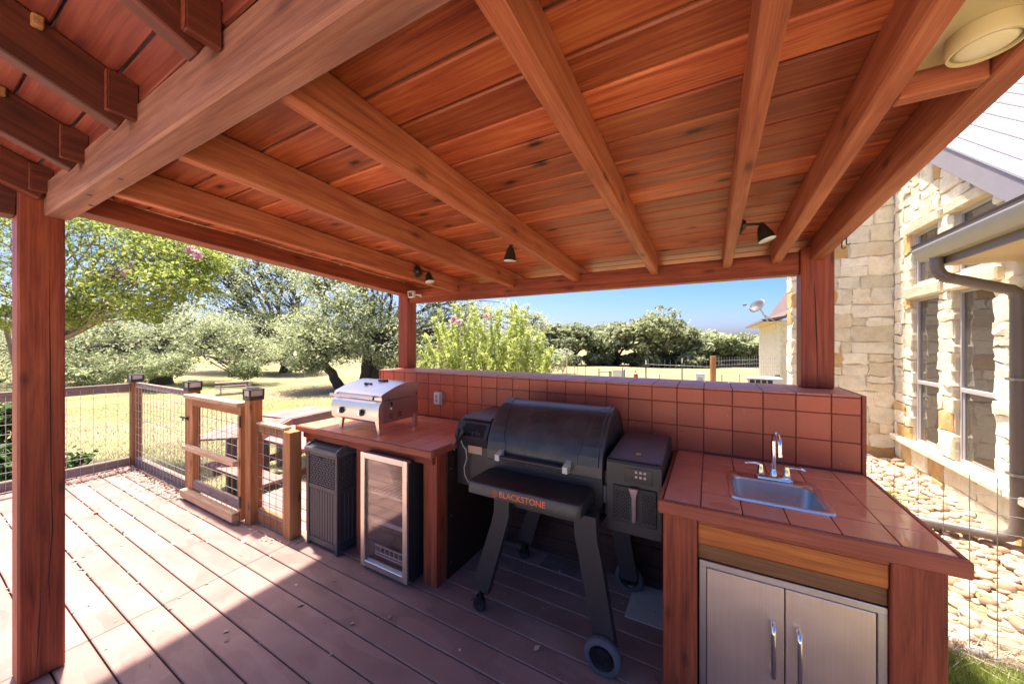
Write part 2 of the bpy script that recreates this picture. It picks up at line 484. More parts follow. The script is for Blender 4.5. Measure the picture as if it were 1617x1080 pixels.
M['white_plastic'] = flat('white_plastic', (0.72, 0.70, 0.68), 0.4, noise=0.05)
M['cream'] = flat('cream_paint', (0.52, 0.42, 0.20), 0.42, noise=0.06, scale=12)
M['ivory'] = flat('ivory_bracket', (0.55, 0.54, 0.46), 0.45, noise=0.08)
M['greyplate'] = flat('outlet_grey', (0.42, 0.37, 0.33), 0.45, 0.3, noise=0.08)
M['wire'] = flat('galvanised_wire', (0.34, 0.32, 0.30), 0.5, 0.6, noise=0.2)
M['wire_light'] = flat('sunlit_wire', (0.48, 0.46, 0.44), 0.5, 0.4, noise=0.2)  # paler copy of the wire, sunlight put into its colour
M['tan_wire'] = flat('worn_cord', (0.42, 0.37, 0.32), 0.6)
M['orange'] = flat('orange_print', (0.85, 0.12, 0.025), 0.45, noise=0.03)
M['emboss'] = flat('embossed_line', (0.034, 0.033, 0.034), 0.55, noise=0.1)
M['yellow'] = flat('yellow_sticker', (0.72, 0.52, 0.08), 0.5, noise=0.05)
M['label_tan'] = flat('tan_sticker', (0.50, 0.30, 0.18), 0.6, noise=0.1)
M['paper'] = flat('pale_board', (0.55, 0.50, 0.44), 0.7, noise=0.2, scale=20)
M['red_edge'] = flat('red_edge', (0.30, 0.03, 0.03), 0.4)

def glass_mat(name, base, f0ior=1.5, rough=0.03, trans=0.0):
    t = NT(name)
    b = t.pbsdf((*base, 1), rough, spec=0.5, ior=f0ior)
    if trans: b.inputs['Transmission Weight'].default_value = trans
    return t.mat
def thin_glass(name, tint, refl=0.10):
    t = NT(name)
    tr = t.n('BsdfTransparent'); tr.inputs[0].default_value = (*tint, 1)
    gl = t.n('BsdfGlossy'); gl.inputs['Roughness'].default_value = 0.03; gl.inputs[0].default_value = (0.9, 0.9, 0.9, 1)
    lw = t.n('LayerWeight', Blend=refl)
    mx = t.n('MixShader')
    f = t.math('ADD', t.math('MULTIPLY', lw.outputs['Fresnel'], 0.45), 0.01)
    t.set(mx.inputs[0], f); t.t.links.new(tr.outputs[0], mx.inputs[1]); t.t.links.new(gl.outputs[0], mx.inputs[2])
    t.t.links.new(mx.outputs[0], t.out.inputs['Surface'])
    return t.mat
M['fridge_glass'] = thin_glass('fridge_glass', (0.94, 0.90, 0.88), 0.22)
M['fridge_liner'] = flat('fridge_liner', (0.34, 0.28, 0.26), 0.4, noise=0.08)
M['window_glass'] = glass_mat('window_glass', (0.055, 0.05, 0.045), 2.3, 0.02)
M['lens'] = flat('frosted_lens', (0.70, 0.60, 0.36), 0.3, noise=0.05)
M['solar'] = flat('cap_pane', (0.42, 0.40, 0.36), 0.25, noise=0.2)

def stone_mat(name, base, var, orange=0.0):
    t = NT(name)
    v = jvec(t)
    n1 = t.noise(v, 9, 6, 0.7); n2 = t.noise(v, 45, 4, 0.65); n3 = t.noise(v, 3.2, 3, 0.6)
    col = t.ramp(n1, [(0.25, tuple(c * 0.74 for c in base)), (0.5, base), (0.75, tuple(min(1, c * 1.12) for c in base))])
    rust = t.ramp(n3, [(0.50 - orange * 0.25, 0.0), (0.72 - orange * 0.25, 1.0)])
    col = t.mix(t.math('MULTIPLY', rust, 0.25 + 0.6 * orange), col, (0.47, 0.25, 0.085))
    rv = t.math('ADD', t.math('MULTIPLY', t.rand(), var), 1 - var / 2)
    col = t.mix(1.0, col, t.n('CombineColor', Red=rv, Green=rv, Blue=rv).outputs[0], 'MULTIPLY')
    h = t.math('ADD', t.math('MULTIPLY', n1, 0.8), t.math('MULTIPLY', n2, 0.35))
    t.pbsdf(col, 0.85, normal=t.bump(h, 0.75, 0.02), spec=0.25)
    return t.mat
M['stone'] = stone_mat('limestone', (0.70, 0.615, 0.43), 0.3)
M['stone_o'] = stone_mat('rusty_limestone', (0.60, 0.43, 0.21), 0.25, 0.7)
M['stone_w'] = stone_mat('white_limestone', (0.75, 0.685, 0.52), 0.2)
M['mortar'] = flat('mortar', (0.58, 0.50, 0.38), 0.95, noise=0.15, scale=30, bump=0.3)
M['frame'] = flat('window_frame', (0.40, 0.37, 0.36), 0.45, noise=0.05)
M['gutter'] = flat('olive_gutter', (0.30, 0.28, 0.225), 0.4, noise=0.08, scale=8)
M['spout'] = flat('brown_downspout', (0.14, 0.110, 0.095), 0.4, noise=0.08, scale=8)
M['soffit'] = flat('cream_soffit', (0.52, 0.40, 0.24), 0.6, noise=0.1, scale=10)
M['metal_roof'] = flat('pale_metal_roof', (0.33, 0.325, 0.35), 0.45, 0.0, noise=0.08, scale=4)
M['fascia'] = flat('lavender_grey_fascia', (0.24, 0.22, 0.24), 0.55, noise=0.12, scale=8)
M['roof_dark'] = flat('dark_roof_edge', (0.055, 0.035, 0.040), 0.5, noise=0.15)
M['shingle'] = flat('brown_roofing', (0.13, 0.085, 0.07), 0.7, noise=0.2, scale=14)

def pebble_mat(name, a, b, c):
    t = NT(name)
    v = jvec(t)
    n1 = t.noise(v, 14, 5, 0.65)
    col = t.ramp(t.rand(), [(0.0, a), (0.35, b), (0.7, c), (1.0, (0.60, 0.55, 0.47))])
    k = t.math('ADD', t.math('MULTIPLY', n1, 0.5), 0.75)
    col = t.mix(1.0, col, t.n('CombineColor', Red=k, Green=k, Blue=k).outputs[0], 'MULTIPLY')
    t.pbsdf(col, 0.75, normal=t.bump(n1, 0.4, 0.01), spec=0.3)
    return t.mat
M['pebble'] = pebble_mat('river_pebble', (0.30, 0.175, 0.10), (0.41, 0.28, 0.175), (0.47, 0.36, 0.25))

def island_mat(name, stops, rough=0.6, trans=0.25, noise_amt=0.3):
    """leaf material: every leaf gets its own tone from the ramp"""
    t = NT(name)
    g = t.n('NewGeometry')
    col = t.ramp(g.outputs['Random Per Island'], stops)
    big = t.noise(t.coord('Object'), 0.9, 2)
    k = t.math('ADD', t.math('MULTIPLY', big, noise_amt * 2), 1 - noise_amt)
    col = t.mix(1.0, col, t.n('CombineColor', Red=k, Green=k, Blue=k).outputs[0], 'MULTIPLY')
    b = t.n('BsdfPrincipled'); t.set(b.inputs['Base Color'], col); b.inputs['Roughness'].default_value = rough
    b.inputs['Specular IOR Level'].default_value = 0.3
    tr = t.n('BsdfTranslucent'); t.set(tr.inputs[0], col)
    mx = t.n('MixShader'); mx.inputs[0].default_value = trans
    t.t.links.new(b.outputs[0], mx.inputs[1]); t.t.links.new(tr.outputs[0], mx.inputs[2])
    t.t.links.new(mx.outputs[0], t.out.inputs['Surface'])
    return t.mat
M['oak_leaf'] = island_mat('live_oak_leaf', [(0.0, (0.16, 0.18, 0.085)), (0.4, (0.27, 0.30, 0.15)), (0.8, (0.36, 0.39, 0.22)), (1.0, (0.45, 0.47, 0.30))], trans=0.5)
M['oak_pale'] = island_mat('pale_oak_leaf', [(0.0, (0.22, 0.255, 0.13)), (0.4, (0.36, 0.41, 0.215)), (0.8, (0.46, 0.50, 0.30)), (1.0, (0.56, 0.58, 0.40))], trans=0.6)
M['far_leaf'] = island_mat('far_oak_leaf', [(0.0, (0.17, 0.195, 0.10)), (0.5, (0.27, 0.30, 0.165)), (1.0, (0.38, 0.40, 0.25))], trans=0.5)
M['far_brown'] = island_mat('brownish_oak_leaf', [(0.0, (0.17, 0.16, 0.10)), (0.5, (0.28, 0.27, 0.17)), (1.0, (0.40, 0.38, 0.27))], trans=0.45)
M['myrtle_leaf'] = island_mat('crepe_myrtle_leaf', [(0.0, (0.12, 0.175, 0.035)), (0.35, (0.26, 0.33, 0.065)), (0.75, (0.38, 0.43, 0.10)), (1.0, (0.50, 0.52, 0.19))], trans=0.55)
M['bush_leaf'] = island_mat('bright_shrub_leaf', [(0.0, (0.26, 0.34, 0.07)), (0.35, (0.42, 0.50, 0.12)), (0.75, (0.53, 0.58, 0.19)), (1.0, (0.62, 0.64, 0.30))], trans=0.55)
M['dark_leaf'] = island_mat('dark_shrub_leaf', [(0.0, (0.030, 0.070, 0.018)), (0.5, (0.075, 0.14, 0.035)), (1.0, (0.16, 0.23, 0.06))], trans=0.3)
M['petal'] = island_mat('pink_petal', [(0.0, (0.55, 0.26, 0.36)), (0.5, (0.68, 0.40, 0.48)), (1.0, (0.75, 0.56, 0.60))], trans=0.3)
M['bark'] = flat('oak_bark', (0.085, 0.066, 0.055), 0.9, noise=0.45, scale=9, bump=0.7)
M['bark_pale'] = flat('myrtle_bark', (0.23, 0.165, 0.12), 0.8, noise=0.3, scale=20, bump=0.3)
M['litter'] = island_mat('fallen_leaf', [(0.0, (0.24, 0.15, 0.11)), (0.5, (0.42, 0.29, 0.22)), (1.0, (0.55, 0.43, 0.35))], trans=0.0, noise_amt=0.1)
M['grass'] = island_mat('grass_blade', [(0.0, (0.15, 0.21, 0.03)), (0.5, (0.29, 0.36, 0.06)), (1.0, (0.42, 0.46, 0.13))], trans=0.45)
M['straw'] = island_mat('dry_straw', [(0.0, (0.24, 0.18, 0.12)), (0.5, (0.40, 0.32, 0.22)), (1.0, (0.52, 0.44, 0.33))], trans=0.1)

def ground_mat():
    t = NT('lawn_and_pasture')
    p = t.n('NewGeometry').outputs['Position']
    n1 = t.noise(p, 0.16, 4, 0.6); n2 = t.noise(p, 1.1, 5, 0.65); n3 = t.math('ADD', t.math('MULTIPLY', t.noise(p, 18, 3, 0.7), 0.5), t.math('MULTIPLY', t.noise(p, 3.5, 5, 0.75), 0.5))
    ml = t.math('ADD', t.math('MULTIPLY', n1, 0.75), t.math('MULTIPLY', n2, 0.25))
    green = t.ramp(n3, [(0.3, (0.135, 0.145, 0.052)), (0.7, (0.225, 0.225, 0.095))])
    tan = t.ramp(n3, [(0.3, (0.20, 0.165, 0.085)), (0.7, (0.32, 0.265, 0.155))])
    col = t.mix(t.ramp(ml, [(0.45, 0.0), (0.60, 1.0)]), tan, green)
    t.pbsdf(col, 0.95, normal=t.bump(t.math('ADD', n3, n2), 0.6, 0.05), spec=0.15)
    return t.mat
M['ground'] = ground_mat()
M['gravelbase'] = flat('river_bed', (0.33, 0.235, 0.155), 0.95, noise=0.4, scale=25, bump=0.6)

# ================================================================== SETTING: ground
def build_ground():
    rads = [0.0, 0.6, 1.2, 1.8, 2.4, 3, 3.6, 4.3, 5, 6, 7, 8.5, 10, 12, 14, 17, 20, 23, 26, 30, 35, 41, 48, 56, 66, 78, 92, 110, 140, 190, 300, 600, 1500]
    n = 120
    vs = [(0, 0, -0.45)]; fs = []
    for r in rads[1:]:
        for k in range(n):
            a = 2 * math.pi * k / n
            x, y = r * math.sin(a), r * math.cos(a)
            vs.append((x, y, ground_z(x, y)))
    for k in range(n): fs.append((0, 1 + (k + 1) % n, 1 + k))
    for i in range(len(rads) - 2):
        for k in range(n):
            a, b = 1 + i * n + k, 1 + i * n + (k + 1) % n
            fs.append((a, b, b + n, a + n))
    m = MB(); m.add(vs, [f[::-1] for f in fs])
    o = part('ground', m, M['ground'], sm=True)
    return tag(o, kind='structure')
build_ground()

# ================================================================== SETTING: deck
DP, D0 = 0.1455, 1.565                                  # board pitch and the line of one joint
deck = MB()
deck.box((-6.6, -1.3, -0.42), (-2.93, 1.69, -0.034)); deck.box((-2.93, -1.3, -0.42), (0.74, 2.94, -0.034))
deck = tag(part('deck', deck, M['deck_gap']), kind='structure')
def board_mesh(L):
    m = MB(); m.box((0, 0.0035, -0.026), (L, DP - 0.0035, 0.0), 0.004)
    return m.mesh('deck_board', M['deck'])
bl, br, bs = board_mesh(3.684), board_mesh(3.668), board_mesh(1.70)
row = -19
while D0 + row * DP < 2.45:
    y = D0 + row * DP
    if y < 1.6:
        link('deck_board', bl, deck, (-6.602, y, random.uniform(-0.0012, 0.0)))
    link('deck_board', br, deck, (-2.914, y, random.uniform(-0.0012, 0.0)))
    row += 1
m = MB(); m.box((-6.64, -1.3, -0.40), (-6.603, 1.73, -0.02)); part('rim_board', m, M['grey_y'], deck)
m = MB(); m.box((-6.60, 1.714, -0.36), (-2.93, 1.75, -0.004)); part('rim_board', m, M['grey_x'], deck)
m = MB(); m.box((0.742, -1.3, -0.40), (0.778, 2.94, -0.004)); part('rim_board', m, M['stain_y'], deck)

# added, unseen concrete slab behind the deck, pale to bounce sunlight under the roof
m = MB(); m.box((-9, -9.0, -0.5), (6, -1.32, -0.02), 0.01)
tag(part('terrace', m, flat('pale_concrete', (0.58, 0.51, 0.44), 0.85, noise=0.12, scale=3, bump=0.1)), kind='structure')

# lower deck beyond the gate
low = MB(); low.box((-4.6, 1.76, -0.5), (-2.2, 5.2, -0.206))
low = tag(part('lower_deck', low, M['deck_gap']), kind='structure')
lb = MB(); lb.box((0, 0.003, -0.026), (2.4, DP - 0.003, 0.0), 0.004); lbm = lb.mesh('deck_board', M['deck'])
for i in range(24):
    link('deck_board', lbm, low, (-4.6, 1.765 + i * DP, -0.18))

# raised boardwalk curving away behind the gate
def boardwalk():
    A = [Vector((-6.75, 3.35, 0)), Vector((-5.55, 4.08, 0)), Vector((-3.2, 4.75, 0))]
    A = [at(405, 681, 4.9), at(459, 659.5, 6.05), at(530, 646.5, 6.9)]
    zt = 0.30
    A = [Vector((p.x, p.y, 0)) for p in A]
    root = thing('boardwalk', 'low red plank walkway that bends away across the lawn behind the gate', 'walkway', (A[1].x, A[1].y, -0.5))
    for a, b in ((A[0], A[1]), (A[1], A[2])):
        d = (b - a).normalized(); nrm = Vector((-d.y, d.x, 0))
        L = (b - a).length
        rotz = math.atan2(d.y, d.x)
        for i in range(5):
            mm = MB(); mm.box((-0.02, 0.004, -0.03), (L + 0.03, 0.146, 0.0), 0.004)
            link('walk_plank', mm.mesh('walk_plank', M['bench_x']), root, Vector((a.x, a.y, zt + (0.002 if a is A[0] else 0))) + nrm * (0.15 * i + 0.01) - woff(root), (0, 0, rotz))
        mm = MB(); mm.box((-0.02, -0.036, -0.15), (L + 0.012, -0.001, -0.004), 0.004)
        link('fascia_board', mm.mesh('fascia_board', M['bench_x']), root, Vector((a.x, a.y, zt)) - woff(root), (0, 0, rotz))
        for q in (0.08, 0.92):
            mm = MB(); p = a + d * L * q + nrm * 0.35
            mm.box((p.x - 0.05, p.y - 0.05, ground_z(p.x, p.y) - 0.1), (p.x + 0.05, p.y + 0.05, zt - 0.032))
            part('support_post', mm, M['grey_z'], root)
boardwalk()

# ================================================================== PAVILION
pav = thing('patio_pavilion', 'red stained timber patio roof on square posts over the deck and bar', 'pavilion', (-1.1, 1.5, 0))
RZ = lambda y: 2.10 - 0.055 * (y - 2.75)                # underside of a front rafter
SL = math.atan(0.055)
def post(lo, hi, mat='stain_z'):
    m = MB(); m.box(lo, hi, 0.008); return part('post', m, M[mat], pav, origin=((lo[0]+hi[0])/2, (lo[1]+hi[1])/2, lo[2]))
post((-2.93, 0.305, 0.0), (-2.79, 0.445, 2.36))
post((-2.985, 2.77, 1.3225), (-2.845, 2.91, 2.20))
post((0.498, 2.765, 1.3225), (0.655, 2.91, 2.19))
# drying checks in the posts: thin dark splits standing in shallow grooves
def check(pts, face, parent, wdt=0.0022):
    m = MB(); m.tube(pts, [wdt * 0.3] + [wdt] * (len(pts) - 2) + [wdt * 0.3], 5)
    part('drying_check', m, M['dark_panel'], parent)
check([(-2.7902, 0.395, 1.95), (-2.7902, 0.398, 1.5), (-2.7902, 0.40, 1.0), (-2.7902, 0.405, 0.70), (-2.7902, 0.393, 0.45), (-2.7902, 0.399, 0.32)], 'x', pav)
check([(-2.7902, 0.372, 0.42), (-2.7902, 0.365, 0.22), (-2.7902, 0.357, 0.02)], 'x', pav)
check([(0.560, 2.7648, 1.98), (0.566, 2.7648, 1.8), (0.572, 2.7648, 1.6), (0.574, 2.7648, 1.36)], 'y', pav, 0.003)

m = MB(); m.box((-2.84, 2.79, 2.027), (0.495, 2.89, 2.165), 0.006); part('header_beam', m, M['stain_x'], pav, origin=(-1.1, 2.84, 2.1))
tb = MB(); tb.box((0.0, 0.0, -0.155), (3.45, 0.085, 0.0), 0.007)
link('tie_beam', tb.mesh('tie_beam', M['beam_x']), pav, Vector((-2.787, 0.378, 2.362)) - woff(pav), (0, R(0.15), R(0.75)))
for x, yy in ((-2.38, 0.45), (-2.22, 0.415), (-1.9, 0.43)):
    bh = MB(); bh.lathe([(0.0, 0.0), (0.008, 0.0), (0.008, 0.002)], 10, (x, yy, 2.2035)); part('bolt_hole', bh, M['black_matte'], pav)

def sloped_beam(name, x0, x1, ya, yb, za, zb, h, mat, bev=0.004):
    """a beam along Y whose underside runs from za (at ya) to zb (at yb)"""
    L = math.hypot(yb - ya, zb - za)
    m = MB(); m.box((0, 0, 0), (x1 - x0, L, h), bev)
    return link(name, m.mesh(name, M[mat]), pav, Vector((x0, ya, za)) - woff(pav), (math.atan2(zb - za, yb - ya), 0, 0))
RX = [-2.225, -1.585, -0.975, -0.375, 0.082, 0.347, 0.545]
for i, x in enumerate(RX):
    sloped_beam('rafter', x, x + (0.062 if i == 6 else 0.05), 0.465, 3.15, RZ(0.465), RZ(3.15), 0.138, 'rafter_y', 0.005)
sloped_beam('edge_beam', -2.935, -2.80, 0.448, 3.15, 2.275, 2.075, 0.175, 'stain_y')
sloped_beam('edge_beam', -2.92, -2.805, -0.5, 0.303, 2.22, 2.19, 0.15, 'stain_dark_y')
sloped_beam('trim_strip', -2.799, -2.76, 0.48, 2.76, 2.385, 2.245, 0.03, 'stain_y')
# front roof boards
pm = MB(); pm.box((-3.06, 0.005, 0.0), (0.612, 0.133, 0.019), 0.005)
pmesh = pm.mesh('roof_plank', M['plank_x'])
k = -2
while 0.734 + 0.138 * k < 3.1:
    y = 0.734 + 0.138 * k
    link('roof_plank', pmesh, pav, Vector((random.uniform(-0.004, 0.004), y, RZ(y) + 0.1395 + random.uniform(0, 0.0012))) - woff(pav), (-SL, 0, 0))
    k += 1
# rear, steeper roof section behind the tie beam
BS = 0.42; BA = math.atan(BS)
BZ = lambda y: 2.283 + BS * (0.33 - y)
for x in (-2.78, -2.205, -1.65, -1.09, -0.52, 0.05, 0.545):
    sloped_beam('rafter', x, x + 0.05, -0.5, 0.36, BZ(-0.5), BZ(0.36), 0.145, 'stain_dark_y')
    m = MB(); m.box((x + 0.0505, 0.330, 2.30), (x + 0.074, 0.398, 2.425), 0.003); part('rafter_tail', m, M['stain_dark_y'], pav)
    m = MB(); m.box((x + 0.0515, 0.3280, 2.302), (x + 0.073, 0.3295, 2.423), 0.0005); part('end_grain', m, M['stain_x'], pav)
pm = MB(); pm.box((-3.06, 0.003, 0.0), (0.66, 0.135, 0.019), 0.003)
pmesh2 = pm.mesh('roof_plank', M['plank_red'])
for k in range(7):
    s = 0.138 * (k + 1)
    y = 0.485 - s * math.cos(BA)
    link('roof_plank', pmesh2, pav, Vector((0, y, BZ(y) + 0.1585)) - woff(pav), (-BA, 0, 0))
for x, yy in ((-1.612, 0.205), (-2.17, 0.20), (-1.15, 0.27)):
    m = MB(); m.box((x, yy - 0.01, BZ(yy) + 0.12), (x + 0.03, yy + 0.012, BZ(yy) + 0.152), 0.003); part('cleat', m, M['cedar_x'], pav)
m = MB(); m.box((-3.05, 0.398, 2.366), (0.6, 0.412, 2.46), 0.003); part('ledger_board', m, M['plank_red'], pav)
# metal sheets over the boards
def sheet(x0, x1, ya, yb, za, zb, th, name='roof_sheet'):
    L = math.hypot(yb - ya, zb - za)
    m = MB(); m.box((0, 0, 0), (x1 - x0, L, th))
    x = 0.1
    while x < x1 - x0: m.box((x, 0, th), (x + 0.03, L, th + 0.025)); x += 0.3
    link(name, m.mesh(name, M['metal_roof']), pav, Vector((x0, ya, za)) - woff(pav), (math.atan2(zb - za, yb - ya), 0, 0))
sheet(-3.10, 0.665, 0.43, 3.2, RZ(0.43) + 0.170, RZ(3.2) + 0.170, 0.012)
sheet(-3.10, 0.700, -0.48, 0.46, BZ(-0.48) + 0.195, BZ(0.46) + 0.195, 0.012)
# short block between the last two rafters and the next pair
m = MB(); m.box((0.398, 1.19, RZ(1.19) - 0.002), (0.543, 1.23, RZ(1.19) + 0.132), 0.004); part('blocking', m, M['rafter_x'], pav)
# little hooks under the outer rafter
for y in (2.35, 2.42):
    m = MB(); z = RZ(y); m.tube([(0.60, y, z + 0.004), (0.60, y, z - 0.03), (0.605, y - 0.008, z - 0.036), (0.612, y - 0.012, z - 0.03)], 0.003, 6); part('hook', m, M['black_metal'], pav)

# ================================================================== BAR WALL
bw = thing('bar_wall', 'low wall behind the counters faced with square red tiles', 'wall', (-1.1, 2.7, 0))
m = MB(); m.box((-2.948, 2.508, -0.4), (0.698, 2.938, 1.309)); part('wall_core', m, M['grout'], bw)
xs = [0.578 - 0.1514 * k for k in range(0, 24)]
edges = [0.698] + xs
if edges[-1] > -2.948: edges.append(-2.948)
TW = {}
def tile_part(name, x0, x1, y0, y1, z0, z1, mat, parent, gap=0.0022, bev=0.0022, ax='xz'):
    """one tile with its own rounded edges, gap around it in the plane of the wall"""
    key = (name, round(x1-x0, 4), round(y1-y0, 4), round(z1-z0, 4))
    if key not in TW:
        gx = gap if 'x' in ax else 0; gy = gap if 'y' in ax else 0; gz = gap if 'z' in ax else 0
        mm = MB(); mm.box((gx, gy, gz), (x1-x0-gx, y1-y0-gy, z1-z0-gz), bev); TW[key] = mm.mesh(name, M[mat])
    base = Vector((x0, y0, z0)) - woff(parent)
    o = link(name, TW[key], parent, base)
    return o
for i in range(len(edges) - 1):
    x1, x0 = edges[i], edges[i+1]
    if x1 - x0 < 0.03: continue
    for z0, z1 in ((0.767, 0.918), (0.918, 1.069), (1.069, 1.217), (1.217, 1.3085)):
        if z1 < 0.93 and not (-1.56 < x0 < -0.16): continue
        o = tile_part('wall_tile', x0, x1, 2.5, 2.51, z0, z1, 'tile', bw)
        o.rotation_euler = (random.uniform(-0.003, 0.003), 0, random.uniform(-0.003, 0.003))
    for q in range(3):
        o = tile_part('cap_tile', x0, x1, 2.496 + q * 0.148, 2.496 + (q + 1) * 0.148, 1.3105, 1.322, 'captile', bw, ax='xy')
m = MB(); m.box((0.699, 2.497, -0.3), (0.717, 2.94, 1.3215), 0.002); part('end_trim', m, M['trim_y'], bw)
m = MB(); m.box((-2.967, 2.497, -0.3), (-2.949, 2.94, 1.3215), 0.002); part('end_trim', m, M['trim_y'], bw)
for i in range(6):
    m = MB(); m.box((-1.53, 2.474, 0.002 + i * 0.128), (-0.19, 2.499, 0.128 + i * 0.128), 0.004); part('back_board', m, M['dark_board'], bw, origin=(-0.9, 2.48, i * 0.128))

# ================================================================== LEFT COUNTER
lc = thing('tiled_counter', 'red tiled counter carrying the small steel grill above bin and fridge', 'counter', (-2.27, 2.1, 0))
m = MB(); m.box((-2.985, 1.712, 0.862), (-1.552, 2.494, 0.897)); part('counter_base', m, M['grout'], lc)
cx = [-1.545 - 0.1465 * k for k in range(0, 11)]
ry = [1.708 + 0.158 * k for k in range(0, 6)]
for i in range(10):
    for j in range(5):
        tile_part('counter_tile', cx[i+1], cx[i], ry[j], ry[j+1], 0.8985, 0.910, 'planktile', lc, gap=0.0016, ax='xy')
m = MB(); m.box((-3.012, 1.690, 0.866), (-1.528, 1.7065, 0.9085), 0.004); part('front_trim', m, M['trim'], lc)
m = MB(); m.box((-1.5435, 1.708, 0.866), (-1.528, 2.494, 0.9085), 0.004); part('side_trim', m, M['trim_y'], lc)
m = MB(); m.box((-3.026, 1.690, 0.866), (-3.0135, 2.494, 0.9085), 0.004); part('side_trim', m, M['trim_y'], lc)
m = MB(); m.box((-2.99, 1.735, 0.805), (-1.56, 1.755, 0.861), 0.003); part('apron_rail', m, M['stain_x'], lc)
for x0, x1 in ((-2.99, -2.90), (-2.338, -2.245), (-1.66, -1.545)):
    m = MB(); m.box((x0, 1.758, 0.001), (x1, 1.86, 0.8605), 0.004); part('leg', m, M['stain_z'], lc, origin=((x0+x1)/2, 1.8, 0))
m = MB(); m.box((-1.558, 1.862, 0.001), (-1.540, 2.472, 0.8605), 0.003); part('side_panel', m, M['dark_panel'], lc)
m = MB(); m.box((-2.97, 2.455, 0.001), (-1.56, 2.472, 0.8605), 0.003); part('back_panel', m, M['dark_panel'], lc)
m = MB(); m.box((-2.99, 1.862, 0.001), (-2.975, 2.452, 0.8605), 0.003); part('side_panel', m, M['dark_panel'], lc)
for z in (0.10, 0.42, 0.74):
    m = MB(); m.lathe([(0, 0), (0.004, 0), (0.003, 0.002), (0, 0.003)], 8, (-1.5395, 1.9, z), rotM('Y', 90)); part('screw_head', m, M['wire'], lc)

# ================================================================== SINK COUNTER
SK = (0.083, 0.447, 1.838, 2.212)                        # sink cut-out outline x0 x1 y0 y1
sc_ = thing('sink_counter', 'red tiled sink counter with a pair of steel cabinet doors', 'counter', (0.27, 2.1, 0))
hx0, hx1, hy0, hy1 = SK[0] + 0.02, SK[1] - 0.02, SK[2] + 0.02, SK[3] - 0.07
m = MB()
for lo, hi in (((-0.165, 1.695, 0.858), (hx0, 2.494, 0.897)), ((hx1, 1.695, 0.858), (0.705, 2.494, 0.897)), ((hx0, 1.695, 0.858), (hx1, hy0, 0.897)), ((hx0, hy1, 0.858), (hx1, 2.494, 0.897))): m.box(lo, hi)
part('counter_base', m, M['grout'], sc_)
tx = [-0.176, -0.030, 0.120, 0.271, 0.422, 0.574, 0.706]
ty = [1.692, 1.852, 2.012, 2.172, 2.332, 2.495]
for i in range(6):
    for j in range(5):
        x0, x1, y0, y1 = tx[i] + 0.0018, tx[i+1] - 0.0018, ty[j] + 0.0018, ty[j+1] - 0.0018
        rects = [(x0, x1, y0, y1)]
        if x0 < hx1 and x1 > hx0 and y0 < hy1 and y1 > hy0:
            rects = []
            if x0 < hx0: rects.append((x0, hx0, y0, y1)); 
            if x1 > hx1: rects.append((hx1, x1, y0, y1))
            xa, xb = max(x0, hx0), min(x1, hx1)
            if y0 < hy0: rects.append((xa, xb, y0, hy0))
            if y1 > hy1: rects.append((xa, xb, hy1, y1))
        if not rects: continue
        m = MB()
        for a in rects: m.box((a[0], a[2], 0.8985), (a[1], a[3], 0.910), 0.0018 if len(rects) == 1 else 0)
        part('counter_tile', m, M['toptile'], sc_, origin=((x0+x1)/2, (y0+y1)/2, 0.9))
m = MB(); m.box((-0.196, 1.668, 0.852), (0.728, 1.6905, 0.909), 0.005); part('front_trim', m, M['trim'], sc_)
m = MB(); m.box((0.7075, 1.692, 0.862), (0.728, 2.495, 0.909), 0.005); part('side_trim', m, M['trim_y'], sc_)
m = MB(); m.box((-0.196, 1.692, 0.862), (-0.1775, 2.495, 0.909), 0.005); part('side_trim', m, M['trim_y'], sc_)
for x0, x1 in ((-0.178, -0.043), (0.549, 0.682)):
    m = MB(); m.box((x0, 1.693, 0.001), (x1, 1.735, 0.856), 0.004); part('leg', m, M['stain_z'], sc_, origin=((x0+x1)/2, 1.71, 0))
m = MB(); m.box((-0.0415, 1.700, 0.828), (0.5475, 1.735, 0.8565), 0.003); part('rail', m, M['trim'], sc_)
m = MB(); m.box((-0.0415, 1.706, 0.742), (0.5475, 1.735, 0.827), 0.004); part('rail', m, M['rail_orange'], sc_)
m = MB(); m.box((-0.0415, 1.716, 0.676), (0.5475, 1.735, 0.741), 0.004); part('rail', m, M['rail_brown'], sc_)
m = MB(); m.box((0.664, 1.737, 0.001), (0.682, 2.49, 0.857), 0.003); part('side_panel', m, M['stain_y'], sc_)
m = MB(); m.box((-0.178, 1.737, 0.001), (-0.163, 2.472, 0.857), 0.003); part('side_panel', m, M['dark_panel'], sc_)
m = MB(); m.box((-0.04, 1.76, 0.01), (0.548, 1.775, 0.67)); part('cabinet_back', m, M['black_matte'], sc_)
